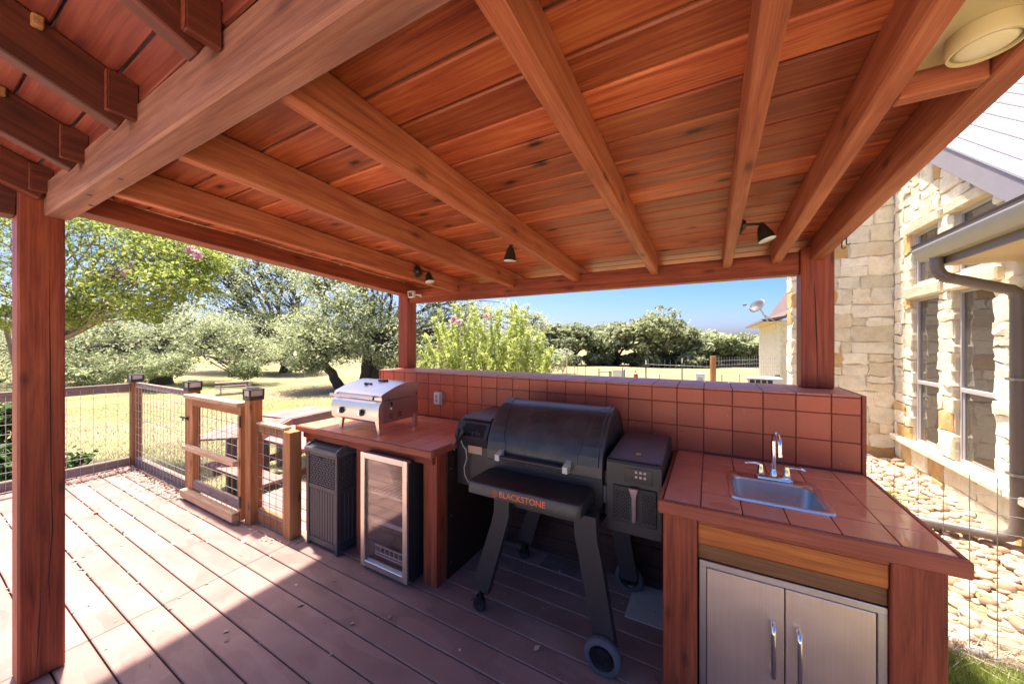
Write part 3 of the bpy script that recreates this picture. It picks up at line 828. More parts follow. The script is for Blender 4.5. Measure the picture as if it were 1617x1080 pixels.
# steel access doors
fr = MB()
fx0, fx1, fz0, fz1, fb = -0.036, 0.546, 0.02, 0.672, 0.026
fr.box((fx0, 1.712, fz1 - fb), (fx1, 1.737, fz1), 0.002); fr.box((fx0, 1.712, fz0), (fx1, 1.737, fz0 + fb), 0.002)
fr.box((fx0, 1.712, fz0 + fb), (fx0 + fb, 1.737, fz1 - fb), 0.002); fr.box((fx1 - fb, 1.712, fz0 + fb), (fx1, 1.737, fz1 - fb), 0.002)
part('door_frame', fr, M['steel_x'], sc_)
for x0, x1, hx in ((-0.007, 0.2565, 0.219), (0.2605, 0.517, 0.299)):
    m = MB(); m.box((x0, 1.713, 0.05), (x1, 1.735, 0.6425), 0.002)
    d = part('door', m, M['steel_z'], sc_)
    m = MB()
    m.tube([(hx, 1.712, 0.505), (hx, 1.69, 0.498), (hx, 1.684, 0.47), (hx, 1.681, 0.40), (hx, 1.684, 0.33), (hx, 1.69, 0.302), (hx, 1.712, 0.295)], [0.0075, 0.0085, 0.0085, 0.009, 0.0085, 0.0085, 0.0075], 10)
    part('handle', m, M['handle'], d, sm=True)

# sink
def rrect(x0, x1, y0, y1, r, z, n=6):
    out = []
    for cx_, cy_, a0 in ((x1-r, y1-r, 0), (x0+r, y1-r, 90), (x0+r, y0+r, 180), (x1-r, y0+r, 270)):
        for k in range(n):
            a = R(a0 + 90 * k / (n - 1)); out.append((cx_ + r*math.cos(a), cy_ + r*math.sin(a), z))
    return out
def loops_mesh(m, loops, close_last=True):
    n = len(loops[0]); b = []
    vs = [p for l in loops for p in l]; fs = []
    for i in range(len(loops) - 1):
        for k in range(n): fs.append((i*n+k, i*n+(k+1) % n, (i+1)*n+(k+1) % n, (i+1)*n+k))
    if close_last: fs.append(tuple((len(loops)-1)*n + k for k in range(n)))
    m.add(vs, fs); return m
sink = thing('bar_sink', 'small stainless steel drop-in sink set in the right tiled counter', 'sink', (0.265, 2.02, 0.91))
m = MB(); x0, x1, y0, y1 = SK
loops_mesh(m, [rrect(x0, x1, y0, y1, 0.028, 0.9105), rrect(x0+0.002, x1-0.002, y0+0.002, y1-0.002, 0.028, 0.917), rrect(x0+0.008, x1-0.008, y0+0.008, y1-0.008, 0.026, 0.9185),
               rrect(x0+0.022, x1-0.022, y0+0.022, y1-0.072, 0.04, 0.9165), rrect(x0+0.027, x1-0.027, y0+0.027, y1-0.077, 0.04, 0.908)], False)
part('sink_rim', m, M['sinksteel'], sink, auto=50)
m = MB()
loops_mesh(m, [rrect(x0+0.027, x1-0.027, y0+0.027, y1-0.077, 0.04, 0.908), rrect(x0+0.033, x1-0.033, y0+0.033, y1-0.083, 0.045, 0.82), rrect(x0+0.045, x1-0.045, y0+0.045, y1-0.095, 0.05, 0.785), rrect(x0+0.07, x1-0.07, y0+0.07, y1-0.12, 0.04, 0.775)])
part('bowl', m, M['sinksteel'], sink, auto=60)
m = MB(); m.lathe([(0.0, 0.001), (0.02, 0.001), (0.032, 0.004), (0.034, 0.0)], 20, (0.265, 2.0, 0.7755)); part('drain', m, M['chrome'], sink, sm=True)
# faucet
fx, fy, fz = 0.283, 2.178, 0.9185
fau = thing('faucet', 'chrome gooseneck faucet with two lever handles standing behind the bar sink', 'faucet', (fx, fy, fz))
m = MB(); loops_mesh(m, [rrect(fx-0.078, fx+0.078, fy-0.026, fy+0.026, 0.024, fz), rrect(fx-0.077, fx+0.077, fy-0.025, fy+0.025, 0.024, fz+0.010), rrect(fx-0.066, fx+0.066, fy-0.017, fy+0.017, 0.016, fz+0.018)])
part('base_plate', m, M['chrome'], fau, auto=40)
m = MB(); m.lathe([(0.017, 0.016), (0.015, 0.035), (0.011, 0.045), (0.0105, 0.05)], 16, (fx, fy, fz))
pts = [(fx, fy, fz + 0.04), (fx, fy, fz + 0.19)]
for a in range(0, 181, 15):
    pts.append((fx + 0.006 * (1 - math.cos(R(a))), fy - 0.045 + 0.045 * math.cos(R(a)), fz + 0.19 + 0.045 * math.sin(R(a))))
pts.append((fx + 0.012, fy - 0.09, fz + 0.15))
m.tube(pts, 0.0095, 12); m.tube([pts[-1], (fx + 0.012, fy - 0.09, fz + 0.138)], 0.0115, 12)
part('spout', m, M['chrome'], fau, auto=50)
for s in (-1, 1):
    m = MB(); hx = fx + s * 0.053
    m.lathe([(0.017, 0.012), (0.016, 0.03), (0.012, 0.05), (0.010, 0.068), (0.0, 0.072)], 16, (hx, fy, fz))
    m.tube([(hx, fy, fz + 0.062), (hx + s * 0.02, fy - 0.003, fz + 0.068), (hx + s * 0.05, fy - 0.010, fz + 0.069), (hx + s * 0.066, fy - 0.013, fz + 0.066), (hx + s * 0.07, fy - 0.014, fz + 0.064)], [0.008, 0.0065, 0.006, 0.0075, 0.004], 10)
    part('lever_handle', m, M['chrome'], fau, auto=50)
# wall outlet
ob = thing('wall_outlet', 'grey weatherproof outlet box on the red tiled wall beside the steel grill', 'outlet', (-2.13, 2.5, 1.1))
m = MB(); m.box((-2.188, 2.452, 1.04), (-2.095, 2.4985, 1.153), 0.004); part('box', m, M['greyplate'], ob)
m = MB(); m.box((-2.184, 2.446, 1.044), (-2.118, 2.4515, 1.149), 0.003); part('face_plate', m, M['white_plastic'], ob)
m = MB(); m.box((-2.162, 2.442, 1.10), (-2.138, 2.4455, 1.130), 0.002); m.box((-2.162, 2.442, 1.062), (-2.138, 2.4455, 1.092), 0.002); part('socket', m, M['greyplate'], ob)

# ================================================================== PORTABLE STEEL GRILL on the left counter
gx0, gx1, gy0, gy1 = -2.69, -2.132, 1.79, 2.195
pg = thing('portable_grill', 'small stainless steel table top gas grill standing on the left tiled counter', 'grill', (-2.41, 2.0, 0.91))
m = MB()
prof = [(gy0 + 0.03, 0.99), (gy0 + 0.006, 1.01), (gy0, 1.05), (gy0 + 0.002, 1.10), (gy0 + 0.012, 1.14), (gy0 + 0.035, 1.158), (gy1, 1.158), (gy1, 0.99)]
m.extrude(prof, 'x', gx0, gx1); part('body', m, M['steel_x'], pg, auto=35)
m = MB()
prof = [(gy0 + 0.03, 1.163), (gy0 + 0.026, 1.20)] + [(gy0 + 0.026 + (gy1 - gy0 - 0.03) * t, 1.205 + 0.078 * math.sin(min(1, t * 1.25) * math.pi / 2) - 0.012 * max(0, t - 0.75) * 4) for t in (0.03, 0.1, 0.2, 0.32, 0.45, 0.6, 0.75, 0.88, 1.0)] + [(gy1, 1.255), (gy1, 1.163)]
m.extrude(prof, 'x', gx0 + 0.004, gx1 - 0.004); lid = part('lid', m, M['steel_x'], pg, auto=35)
for x in (gx0 + 0.003, gx1 - 0.001):
    m = MB(); q = [(p[0], p[1]) for p in prof]; m.extrude(q, 'x', x - 0.0025, x + 0.0025); part('lid_end_cap', m, M['steel_x'], lid)
m = MB(); m.tube([(gx0 + 0.01, gy0 - 0.012, 1.182), (gx1 - 0.04, gy0 - 0.012, 1.182)], 0.011, 12)
for x in (gx0 + 0.035, gx1 - 0.075): m.tube([(x, gy0 - 0.01, 1.182), (x, gy0 + 0.03, 1.19)], 0.006, 8)
part('handle', m, M['handle'], lid, auto=40)
for x in (-2.555, -2.315):
    m = MB(); Mx = rotM('X', 90)
    m.lathe([(0.026, 0.0), (0.026, 0.010), (0.018, 0.013)], 18, (x, gy0 - 0.0005, 1.065), Mx)
    k = part('knob', m, M['dark_bronze'], pg, auto=40)
    m = MB(); m.box((x - 0.006, gy0 - 0.035, 1.045), (x + 0.006, gy0 - 0.0105, 1.087), 0.003); part('knob_grip', m, M['handle'], k)
    m = MB(); m.lathe([(0.016, 0.010), (0.015, 0.024), (0.0, 0.026)], 14, (x, gy0, 1.065), Mx); part('knob_cap', m, M['black_gloss'], k, auto=40)
def gleg(xa, xb, dx, ya, yb, dy):
    mm = MB()
    top, bot = 1.02, 0.9115
    vs = [(xa, ya, top), (xb, ya, top), (xb, yb, top), (xa, yb, top)]
    w_ = 0.55
    cx_, cy_ = (xa + xb) / 2 + dx, (ya + yb) / 2 + dy
    hx_, hy_ = (xb - xa) / 2 * w_, (yb - ya) / 2 * w_
    vs += [(cx_-hx_, cy_-hy_, bot), (cx_+hx_, cy_-hy_, bot), (cx_+hx_, cy_+hy_, bot), (cx_-hx_, cy_+hy_, bot)]
    mm.add(vs, [(0, 1, 2, 3), (7, 6, 5, 4), (0, 4, 5, 1), (1, 5, 6, 2), (2, 6, 7, 3), (3, 7, 4, 0)])
    part('leg', mm, M['steel_z'], pg)
gleg(gx0 + 0.06, gx0 + 0.115, -0.004, gy0 + 0.02, gy0 + 0.05, -0.006)
gleg(gx1 - 0.035, gx1 + 0.004, 0.012, gy0 - 0.003, gy0 + 0.035, 0.0)
gleg(gx0 + 0.06, gx0 + 0.115, -0.006, gy1 - 0.05, gy1 - 0.01, 0.0)
gleg(gx1 - 0.035, gx1 + 0.003, 0.010, gy1 - 0.05, gy1 - 0.008, 0.008)
m = MB(); pr = [(gy0 - 0.002, 1.02), (gy0 - 0.006, 1.06), (gy0 - 0.002, 1.11), (gy0 + 0.01, 1.145), (gy0 + 0.03, 1.157), (gy0 + 0.042, 1.15), (gy0 + 0.042, 1.02)]
m.extrude(pr, 'x', gx1 + 0.0005, gx1 + 0.006); part('corner_bracket', m, M['steel_z'], pg, auto=40)
for yy in (gy0 + 0.10, gy0 + 0.185):
    for z in (1.022, 1.036, 1.05):
        m = MB(); m.box((gx1 + 0.0003, yy, z), (gx1 + 0.0015, yy + 0.04, z + 0.006)); part('vent_slot', m, M['black_matte'], pg)
m = MB(); m.box((gx1 + 0.0004, gy0 + 0.10, 1.115), (gx1 + 0.012, gy0 + 0.128, 1.147), 0.003); part('igniter', m, M['dark_bronze'], pg)
m = MB(); m.lathe([(0.009, 0), (0.009, 0.002), (0, 0.0025)], 14, (gx1 + 0.0004, gy0 + 0.12, 1.095), rotM('Y', 90)); part('sticker', m, M['white_plastic'], pg)
m = MB(); m.tube([(gx1 + 0.004, gy0 + 0.09, 1.16), (gx1 + 0.012, gy0 + 0.09, 1.172), (gx1 + 0.004, gy0 + 0.09, 1.185)], 0.003, 6); part('latch', m, M['dark_bronze'], pg)
m = MB(); m.lathe([(0.006, 0), (0.006, 0.004), (0, 0.005)], 10, (gx1 + 0.0004, gy1 - 0.02, 1.178), rotM('Y', 90)); part('hinge_pin', m, M['black_matte'], pg)
# the small dark things lying on the grill lid
zl = lambda y: 1.205 + 0.078 * math.sin(min(1, (y - gy0 - 0.026) / (gy1 - gy0 - 0.03) * 1.25) * math.pi / 2)
ks = thing('key_ring', 'bunch of dark keys lying on the lid of the small steel grill', 'keys', (-2.46, 1.955, zl(1.955)))
m = MB()
for i in range(7):
    a = i * 0.9; p = Vector((-2.46 + 0.028 * math.cos(a) * (1 + 0.3 * (i % 2)), 1.955 + 0.015 * math.sin(a), zl(1.955) + 0.004))
    q = p + Vector((0.03 * math.cos(a * 1.7), 0.012 * math.sin(a * 2.1), 0.004))
    mm = MB(); mm.tube([p, q], 0.0055, 6); part('key', mm, M['black_matte'], ks)
pts = [(-2.46 + 0.024 * math.cos(R(a)), 1.955 + 0.012 * math.sin(R(a)), zl(1.955) + 0.008) for a in range(0, 361, 30)]
mm = MB(); mm.tube(pts, 0.003, 6); part('ring', mm, M['wire'], ks)
lt = MB(); yy = 2.03; lt.tube([(-2.40, yy - 0.012, zl(yy) + 0.0085), (-2.325, yy + 0.02, zl(yy + 0.02) + 0.006)], 0.008, 8)
tag(part('lighter', lt, M['black_matte'], origin=(-2.36, yy, zl(yy))), 'small black lighter lying behind the keys on the steel grill lid', 'lighter')

# ================================================================== TRASH BIN under the left counter
bn = thing('trash_bin', 'charcoal resin patio trash bin with woven panels under the left counter', 'bin', (-2.61, 1.82, 0))
bx0, bx1, by0, by1 = -2.808, -2.420, 1.655, 1.99
def tap(x, y, z, k=0.045):
    """taper towards the foot is reversed: the bin is a little wider at the foot front"""
    return (x, y, z)
for x, y in ((bx0, by0), (bx1 - 0.03, by0), (bx0, by1 - 0.03), (bx1 - 0.03, by1 - 0.03)):
    m = MB(); m.box((x, y, 0.002), (x + 0.03, y + 0.03, 0.742), 0.004); part('corner_post', m, M['bin'], bn)
m = MB(); m.box((bx0 + 0.012, by0 + 0.014, 0.03), (bx1 - 0.012, by1 - 0.012, 0.74)); part('liner', m, M['bin'], bn)
for z0, z1 in ((0.03, 0.075), (0.455, 0.49), (0.715, 0.742)):
    m = MB(); m.box((bx0 + 0.031, by0 + 0.004, z0), (bx1 - 0.031, by0 + 0.03, z1), 0.003); part('panel_rail', m, M['bin'], bn)
    m = MB(); m.box((bx1 - 0.026, by0 + 0.031, z0), (bx1 - 0.004, by1 - 0.031, z1), 0.003); part('panel_rail', m, M['bin'], bn)
n = 10
for i in range(n):
    wd = (bx1 - bx0 - 0.064) / n
    m = MB(); m.box((bx0 + 0.032 + i * wd + 0.0012, by0 + 0.0085, 0.076), (bx0 + 0.032 + (i + 1) * wd - 0.0012, by0 + 0.02, 0.454), 0.003); part('slat', m, M['bin'], bn)
for i in range(8):
    wd = (by1 - by0 - 0.064) / 8
    m = MB(); m.box((bx1 - 0.02, by0 + 0.032 + i * wd + 0.0012, 0.076), (bx1 - 0.0085, by0 + 0.032 + (i + 1) * wd - 0.0012, 0.454), 0.003); part('slat', m, M['bin'], bn)
def weave(face):
    m = MB()
    a0, a1 = (bx0 + 0.032, bx1 - 0.032) if face == 'y' else (by0 + 0.032, by1 - 0.032)
    z0, z1 = 0.492, 0.714
    st = 0.0185
    for i in range(int((a1 - a0) / st)):
        for j in range(int((z1 - z0) / st)):
            a = a0 + (i + 0.5) * st; z = z0 + (j + 0.5) * st
            if (i + j) % 2: lo, hi = (a - st*0.62, z - st*0.30), (a + st*0.62, z + st*0.30)
            else: lo, hi = (a - st*0.30, z - st*0.62), (a + st*0.30, z + st*0.62)
            dp = 0.006 if (i + j) % 2 else 0.009
            if face == 'y': m.box((max(a0, lo[0]), by0 + dp, lo[1]), (min(a1, hi[0]), by0 + 0.0135, hi[1]), 0.002)
            else: m.box((bx1 - 0.0115, max(a0, lo[0]), lo[1]), (bx1 - dp, min(a1, hi[0]), hi[1]), 0.002)
    o = part('woven_panel', m, M['bin'], bn); o['kind'] = 'stuff'
weave('y'); weave('x')
m = MB(); m.box((bx0 - 0.014, by0 - 0.012, 0.743), (bx1 + 0.012, by1 + 0.01, 0.778), 0.006); part('lid_rim', m, M['bin_lid'], bn)
m = MB()
pr = [(by0 - 0.005, 0.779), (by0 + 0.012, 0.795), (by0 + 0.06, 0.812), (by0 + 0.16, 0.830), (by0 + 0.26, 0.835), (by1, 0.825), (by1, 0.779)]
for x in (bx0 - 0.010, bx1 - 0.012):
    m = MB(); m.extrude(pr, 'x', x, x + 0.02); part('lid_side', m, M['bin_lid'], bn)
m = MB(); pr2 = [(p[0] + 0.012, p[1] - 0.010) for p in pr[:-1]] + [(by1, 0.779), (by0 + 0.01, 0.779)]
m.extrude(pr2, 'x', bx0 + 0.0105, bx1 - 0.0125); part('lid', m, M['black_matte'], bn, auto=30)
m = MB(); m.box((bx0 + 0.15, by0 - 0.004, 0.700), (bx0 + 0.20, by0 + 0.003, 0.712), 0.002); part('catch', m, M['black_matte'], bn)

# ================================================================== BEVERAGE FRIDGE
bf = thing('beverage_fridge', 'glass door beverage fridge with a stainless frame under the left counter', 'fridge', (-1.94, 1.9, 0))
x0, x1, y0 = -2.166, -1.712, 1.662
m = MB(); m.box((x0 + 0.004, y0 + 0.045, 0.015), (x0 + 0.03, y0 + 0.44, 0.815), 0.004); part('side_wall', m, M['black_metal'], bf)
m = MB(); m.box((x1 - 0.03, y0 + 0.045, 0.015), (x1 - 0.004, y0 + 0.44, 0.815), 0.004); part('side_wall', m, M['black_metal'], bf)
m = MB(); m.box((x0 + 0.031, y0 + 0.045, 0.79), (x1 - 0.031, y0 + 0.44, 0.815), 0.003); part('top_wall', m, M['black_metal'], bf)
m = MB(); m.box((x0 + 0.031, y0 + 0.045, 0.015), (x1 - 0.031, y0 + 0.44, 0.06), 0.003); part('bottom_wall', m, M['black_metal'], bf)
m = MB(); m.box((x0 + 0.031, y0 + 0.42, 0.061), (x1 - 0.031, y0 + 0.44, 0.789)); part('back_wall', m, M['fridge_liner'], bf)
m = MB(); m.box((x0 + 0.0305, y0 + 0.05, 0.0605), (x0 + 0.034, y0 + 0.419, 0.7895)); part('liner', m, M['fridge_liner'], bf)
m = MB(); m.box((x1 - 0.034, y0 + 0.05, 0.0605), (x1 - 0.0305, y0 + 0.419, 0.7895)); part('liner', m, M['fridge_liner'], bf)
door = MB(); b = 0.042
door.box((x0, y0, 0.025), (x0 + b, y0 + 0.04, 0.825), 0.003); door.box((x1 - b, y0, 0.025), (x1, y0 + 0.04, 0.825), 0.003)
d = part('door', door, M['steel_z'], bf)
for z0, z1 in ((0.785, 0.825), (0.025, 0.067)):
    m = MB(); m.box((x0 + b + 0.0005, y0, z0), (x1 - b - 0.0005, y0 + 0.04, z1), 0.003); part('door_rail', m, M['steel_x'], d)
m = MB(); m.box((x0 + b + 0.001, y0 + 0.012, 0.068), (x1 - b - 0.001, y0 + 0.018, 0.784)); part('pane', m, M['fridge_glass'], d)
m = MB(); m.box((x1, y0 + 0.012, 0.04), (x1 + 0.006, y0 + 0.05, 0.81), 0.002); part('door_gasket', m, M['black_matte'], d)
for z in (0.53, 0.34, 0.325):
    m = MB(); m.tube([(x0 + 0.034, y0 + 0.055, z), (x1 - 0.034, y0 + 0.055, z)], 0.0055, 6)
    for k in range(9):
        xx = x0 + 0.05 + k * 0.043; m.tube([(xx, y0 + 0.07, z), (xx, y0 + 0.40, z)], 0.002, 5)
    part('shelf', m, M['white_plastic'], bf)
m = MB()
for z in (0.165, 0.12, 0.10): m.tube([(x0 + 0.09, y0 + 0.052, z), (x1 - 0.034, y0 + 0.052, z)], 0.004, 6)
for k in range(8): m.tube([(x0 + 0.09 + k * 0.045, y0 + 0.06, 0.10), (x0 + 0.09 + k * 0.045, y0 + 0.06, 0.165)], 0.002, 5)
part('bottle_basket', m, M['white_plastic'], bf)
m = MB(); m.box((x0 + 0.04, y0 + 0.26, 0.061), (x1 - 0.04, y0 + 0.41, 0.20), 0.01); part('compressor_step', m, M['black_matte'], bf)
for xx, yy in ((x0 + 0.05, y0 + 0.08), (x1 - 0.05, y0 + 0.08), (x0 + 0.05, y0 + 0.4), (x1 - 0.05, y0 + 0.4)):
    m = MB(); m.lathe([(0.018, 0.0), (0.018, 0.016)], 12, (xx, yy, 0.0005)); part('foot', m, M['black_matte'], bf)
m = MB(); m.box((-2.99, 1.60, -0.0005), (-2.86, 1.74, 0.003)); tag(part('floor_plate', m, M['grey_x'], origin=(-2.92, 1.67, 0)), 'scrap of grey weathered plywood on the deck beside the charcoal bin', 'board')

# ================================================================== PELLET GRILL
pl = thing('pellet_grill', 'black pellet grill on splayed legs parked between the two counters', 'grill', (-0.88, 2.1, 0))
lx0, lx1 = -1.255, -0.50
def lidprof(r0=0.0):
    pr = [(1.902 + r0, 0.858)]
    for a in range(172, 89, -9): pr.append((2.205 + (0.305 - r0) * math.cos(R(a)), 0.872 + (0.325 - r0) * math.sin(R(a))))
    for a in range(85, 4, -10): pr.append((2.215 + (0.245 - r0) * math.cos(R(a)), 0.872 + (0.325 - r0) * math.sin(R(a))))
    pr.append((2.46 - r0, 0.858)); return pr
def loft_x(m, stations):
    """stations: (x, profile) list, all profiles the same length"""
    n = len(stations[0][1]); vs = []; fs = []
    for x, pr in stations: vs += [(x, p[0], p[1]) for p in pr]
    for i in range(len(stations) - 1):
        for k in range(n - 1): fs.append((i*n+k, i*n+k+1, (i+1)*n+k+1, (i+1)*n+k))
    fs.append(tuple(range(n))); fs.append(tuple((len(stations)-1)*n + k for k in range(n))[::-1])
    m.add(vs, fs); return m
# lid with shallow raised end bands that widen towards the front
m = MB()
loft_x(m, [(lx0 + 0.004, lidprof(0.022)), (lx0, lidprof(0.014)), (lx0 + 0.006, lidprof(0.002)), (lx0 + 0.02, lidprof(0.0)), (lx1 - 0.02, lidprof(0.0)), (lx1 - 0.006, lidprof(0.002)), (lx1, lidprof(0.014)), (lx1 - 0.004, lidprof(0.022))])
lidp = part('lid', m, M['black_lid'], pl, auto=28)
pr = lidprof(-0.006)[1:-1]; pri = lidprof(0.0)[1:-1]
for side in (0, 1):
    m = MB(); vs = []; fs = []; n = len(pr)
    for k in range(n):
        t = min(1.0, k / 9.0)
        wd = 0.105 - 0.075 * t * t + (0.018 if k < 2 else 0)
        xa, xb = (lx0 + 0.022, lx0 + 0.022 + wd) if side == 0 else (lx1 - 0.022 - wd, lx1 - 0.022)
        for xx, q in ((xa, pri[k]), (xa + 0.005, pr[k]), (xb - 0.005, pr[k]), (xb, pri[k])): vs.append((xx, q[0], q[1]))
    for k in range(n - 1):
        for c in range(3): fs.append((k*4+c, k*4+c+1, (k+1)*4+c+1, (k+1)*4+c))
    m.add(vs, fs); part('raised_band', m, M['black_lid'], lidp)
def on_lid(x, s):
    """point on the lid's front curve, s = angle in degrees up from the front edge"""
    a = R(180 - s); return Vector((x, 2.205 + 0.3066 * math.cos(a), 0.872 + 0.3266 * math.sin(a)))
m = MB()
pts = [on_lid(-0.905 + 0.078 * math.cos(R(a)), 52 + 12.0 * math.sin(R(a))) for a in range(0, 361, 15)]
m.tube(pts, 0.0022, 6, caps=False)
part('oval_emblem', m, M['emboss'], lidp)
for a, b, c in ((-0.955, -0.925, 46), (-0.945, -0.895, 49), (-0.925, -0.868, 51.5), (-0.90, -0.85, 50)):
    mm = MB(); mm.tube([on_lid(a, c - 4), on_lid((a + b) / 2 - 0.004, c + 1), on_lid(b, c + 9)], [0.0008, 0.002, 0.0008], 6); part('flame_stroke', mm, M['emboss'], lidp)
def lettering(text, size, mat, parent, Mx, name='lettering', ext=0.0006, spacing=1.0, fit=None):
    cu = bpy.data.curves.new(name, 'FONT'); cu.body = text; cu.size = size; cu.extrude = ext; cu.space_character = spacing
    cu.align_x = 'CENTER'; cu.align_y = 'CENTER'; cu.resolution_u = 4
    tmp = bpy.data.objects.new('tmp', cu); COL.objects.link(tmp)
    bpy.context.view_layer.update()
    me = bpy.data.meshes.new_from_object(tmp.evaluated_get(bpy.context.evaluated_depsgraph_get()))
    bpy.data.objects.remove(tmp)
    v = np.empty(len(me.vertices) * 3); me.vertices.foreach_get('co', v); v = v.reshape(-1, 3)
    if fit: v[:, 0] *= fit / (v[:, 0].max() - v[:, 0].min()); v[:, 0] -= (v[:, 0].max() + v[:, 0].min()) / 2
    base = woff(parent)
    out = np.array([list((Mx(p) if callable(Mx) else Mx @ Vector(p)) - base) for p in v])
    me.vertices.foreach_set('co', out.ravel()); me.materials.clear(); me.materials.append(M[mat]); me.update()
    return link(name, me, parent)
lettering('BLACKSTONE', 0.05, 'emboss', lidp, lambda p: on_lid(-0.885 + p[0], 25 + p[1] * 178) + Vector((0, -p[2] * 0.5, 0)), fit=0.33)
hb = MB(); hb.tube([(-1.115, 1.858, 0.895), (-0.705, 1.858, 0.895)], 0.0135, 14); part('handle_bar', hb, M['black_metal'], lidp, auto=40)
for x in (-1.135, -0.695):
    m = MB(); pr = [(1.838, 0.876), (1.838, 0.912), (1.868, 0.922), (1.925, 0.935), (1.925, 0.915), (1.87, 0.873)]
    m.extrude(pr, 'x', x - 0.014, x + 0.014); bk = part('handle_bracket', m, M['ivory'], lidp)
    if x > -1: 
        m = MB(); pts = [(x + 0.0145, 1.862 + 0.011 * math.cos(R(a)), 0.896 + 0.011 * math.sin(R(a))) for a in range(0, 361, 30)]; m.tube(pts, 0.002, 6, caps=False); part('ring_mark', m, M['red_edge'], bk)
# barrel below the lid
m = MB(); pr = [(1.908, 0.853), (1.908, 0.70), (1.95, 0.64), (2.02, 0.605), (2.36, 0.605), (2.44, 0.66), (2.455, 0.853)]
m.extrude(pr, 'x', lx0 + 0.004, lx1 - 0.004); part('barrel', m, M['black_metal'], pl, auto=30)
# front shelf
m = MB(); pr0 = rrect(-1.228, -0.545, 1.655, 1.90, 0.03, 0.80)
loops_mesh(m, [rrect(-1.214, -0.559, 1.669, 1.90, 0.02, 0.735), rrect(-1.228, -0.545, 1.655, 1.902, 0.032, 0.738), rrect(-1.228, -0.545, 1.655, 1.902, 0.032, 0.792), rrect(-1.224, -0.549, 1.659, 1.902, 0.030, 0.800), rrect(-1.216, -0.557, 1.667, 1.902, 0.026, 0.8035)])
shelf = part('front_shelf', m, None or M['black_lid'], pl, auto=30)
dust = NT('worn_shelf_top')
v = dust.coord('Object'); n1 = dust.noise(v, 12, 6, 0.7)
col = dust.mix(dust.math('MULTIPLY', dust.ramp(n1, [(0.55, 0.0), (0.8, 1.0)]), 0.5), (0.020, 0.018, 0.018), (0.17, 0.13, 0.10))
dust.pbsdf(col, dust.math('ADD', 0.22, dust.math('MULTIPLY', n1, 0.45)), normal=dust.bump(dust.noise(v, 300, 2), 0.1, 0.001))
m = MB(); loops_mesh(m, [rrect(-1.212, -0.561, 1.671, 1.90, 0.024, 0.8038), rrect(-1.210, -0.563, 1.673, 1.898, 0.022, 0.8046)]); part('shelf_top', m, dust.mat, pl)
fm = lambda cx_, cz_: (lambda p: Vector((cx_ + p[0], 1.6545 - p[2], cz_ + p[1])))
lettering('BLACKSTONE', 0.047, 'orange', shelf, fm(-0.868, 0.7655), fit=0.275)
m = MB(); pts = [(-1.035 + 0.0165 * math.cos(R(a)), 1.6535, 0.7655 + 0.0165 * math.sin(R(a))) for a in range(0, 361, 20)]; m.tube(pts, 0.0014, 5, caps=False)
part('round_logo', m, M['orange'], shelf)
m = MB(); m.tube([(-1.043, 1.6538, 0.758), (-1.037, 1.6538, 0.768), (-1.030, 1.6538, 0.775)], [0.0006, 0.0028, 0.0008], 5); m.tube([(-1.035, 1.6538, 0.755), (-1.030, 1.6538, 0.765), (-1.026, 1.6538, 0.770)], [0.0006, 0.0022, 0.0006], 5); part('flame_mark', m, M['orange'], shelf)
# legs: bent flat plates with a folded flange
def gl(poly, y, t=0.045):
    m = MB(); m.extrude(poly, 'y', y, y + t); return part('leg', m, M['black_metal'], pl, auto=30)
L1 = [(-1.078, 0.735), (-0.980, 0.735), (-0.982, 0.62), (-1.000, 0.555), (-1.128, 0.128), (-1.150, 0.140), (-1.236, 0.150), (-1.098, 0.560), (-1.080, 0.63)]
L2 = [(-0.600, 0.735), (-0.488, 0.735), (-0.480, 0.62), (-0.462, 0.545), (-0.388, 0.115), (-0.404, 0.100), (-0.492, 0.100), (-0.578, 0.545), (-0.596, 0.63)]
gl(L1, 1.718); gl(L2, 1.715)
gl(L1, 2.30); gl(L2, 2.30)
m = MB(); m.box((-1.07, 1.765, 0.66), (-0.49, 1.80, 0.73), 0.004); part('cross_rail', m, M['black_metal'], pl)
m = MB(); m.box((-1.05, 2.28, 0.60), (-0.49, 2.298, 0.66), 0.004); part('cross_rail', m, M['black_metal'], pl)
for x in (-1.03, -0.52):
    m = MB(); m.box((x - 0.015, 1.80, 0.62), (x + 0.015, 2.278, 0.66), 0.004); part('side_rail', m, M['black_metal'], pl)
Mw = rotM('X', 90)
for yy in (1.712, 2.372):
    m = MB(); m.lathe([(0.062, -0.022), (0.080, -0.022), (0.0875, -0.014), (0.089, 0.0), (0.0875, 0.014), (0.080, 0.022), (0.062, 0.022), (0.062, -0.022)], 36, (-0.448, yy - 0.015, 0.0895), Mw, cap=False)
    wt = part('wheel', m, M['rubber'], pl, auto=50)
    m = MB(); m.lathe([(0.0, 0.020), (0.012, 0.020), (0.016, 0.012), (0.030, 0.010), (0.034, 0.018), (0.044, 0.018), (0.048, 0.010), (0.0615, 0.014), (0.0615, -0.02), (0.0, -0.02)], 28, (-0.448, yy - 0.015, 0.0895), Mw); part('rim', m, M['black_gloss'], wt, auto=40)
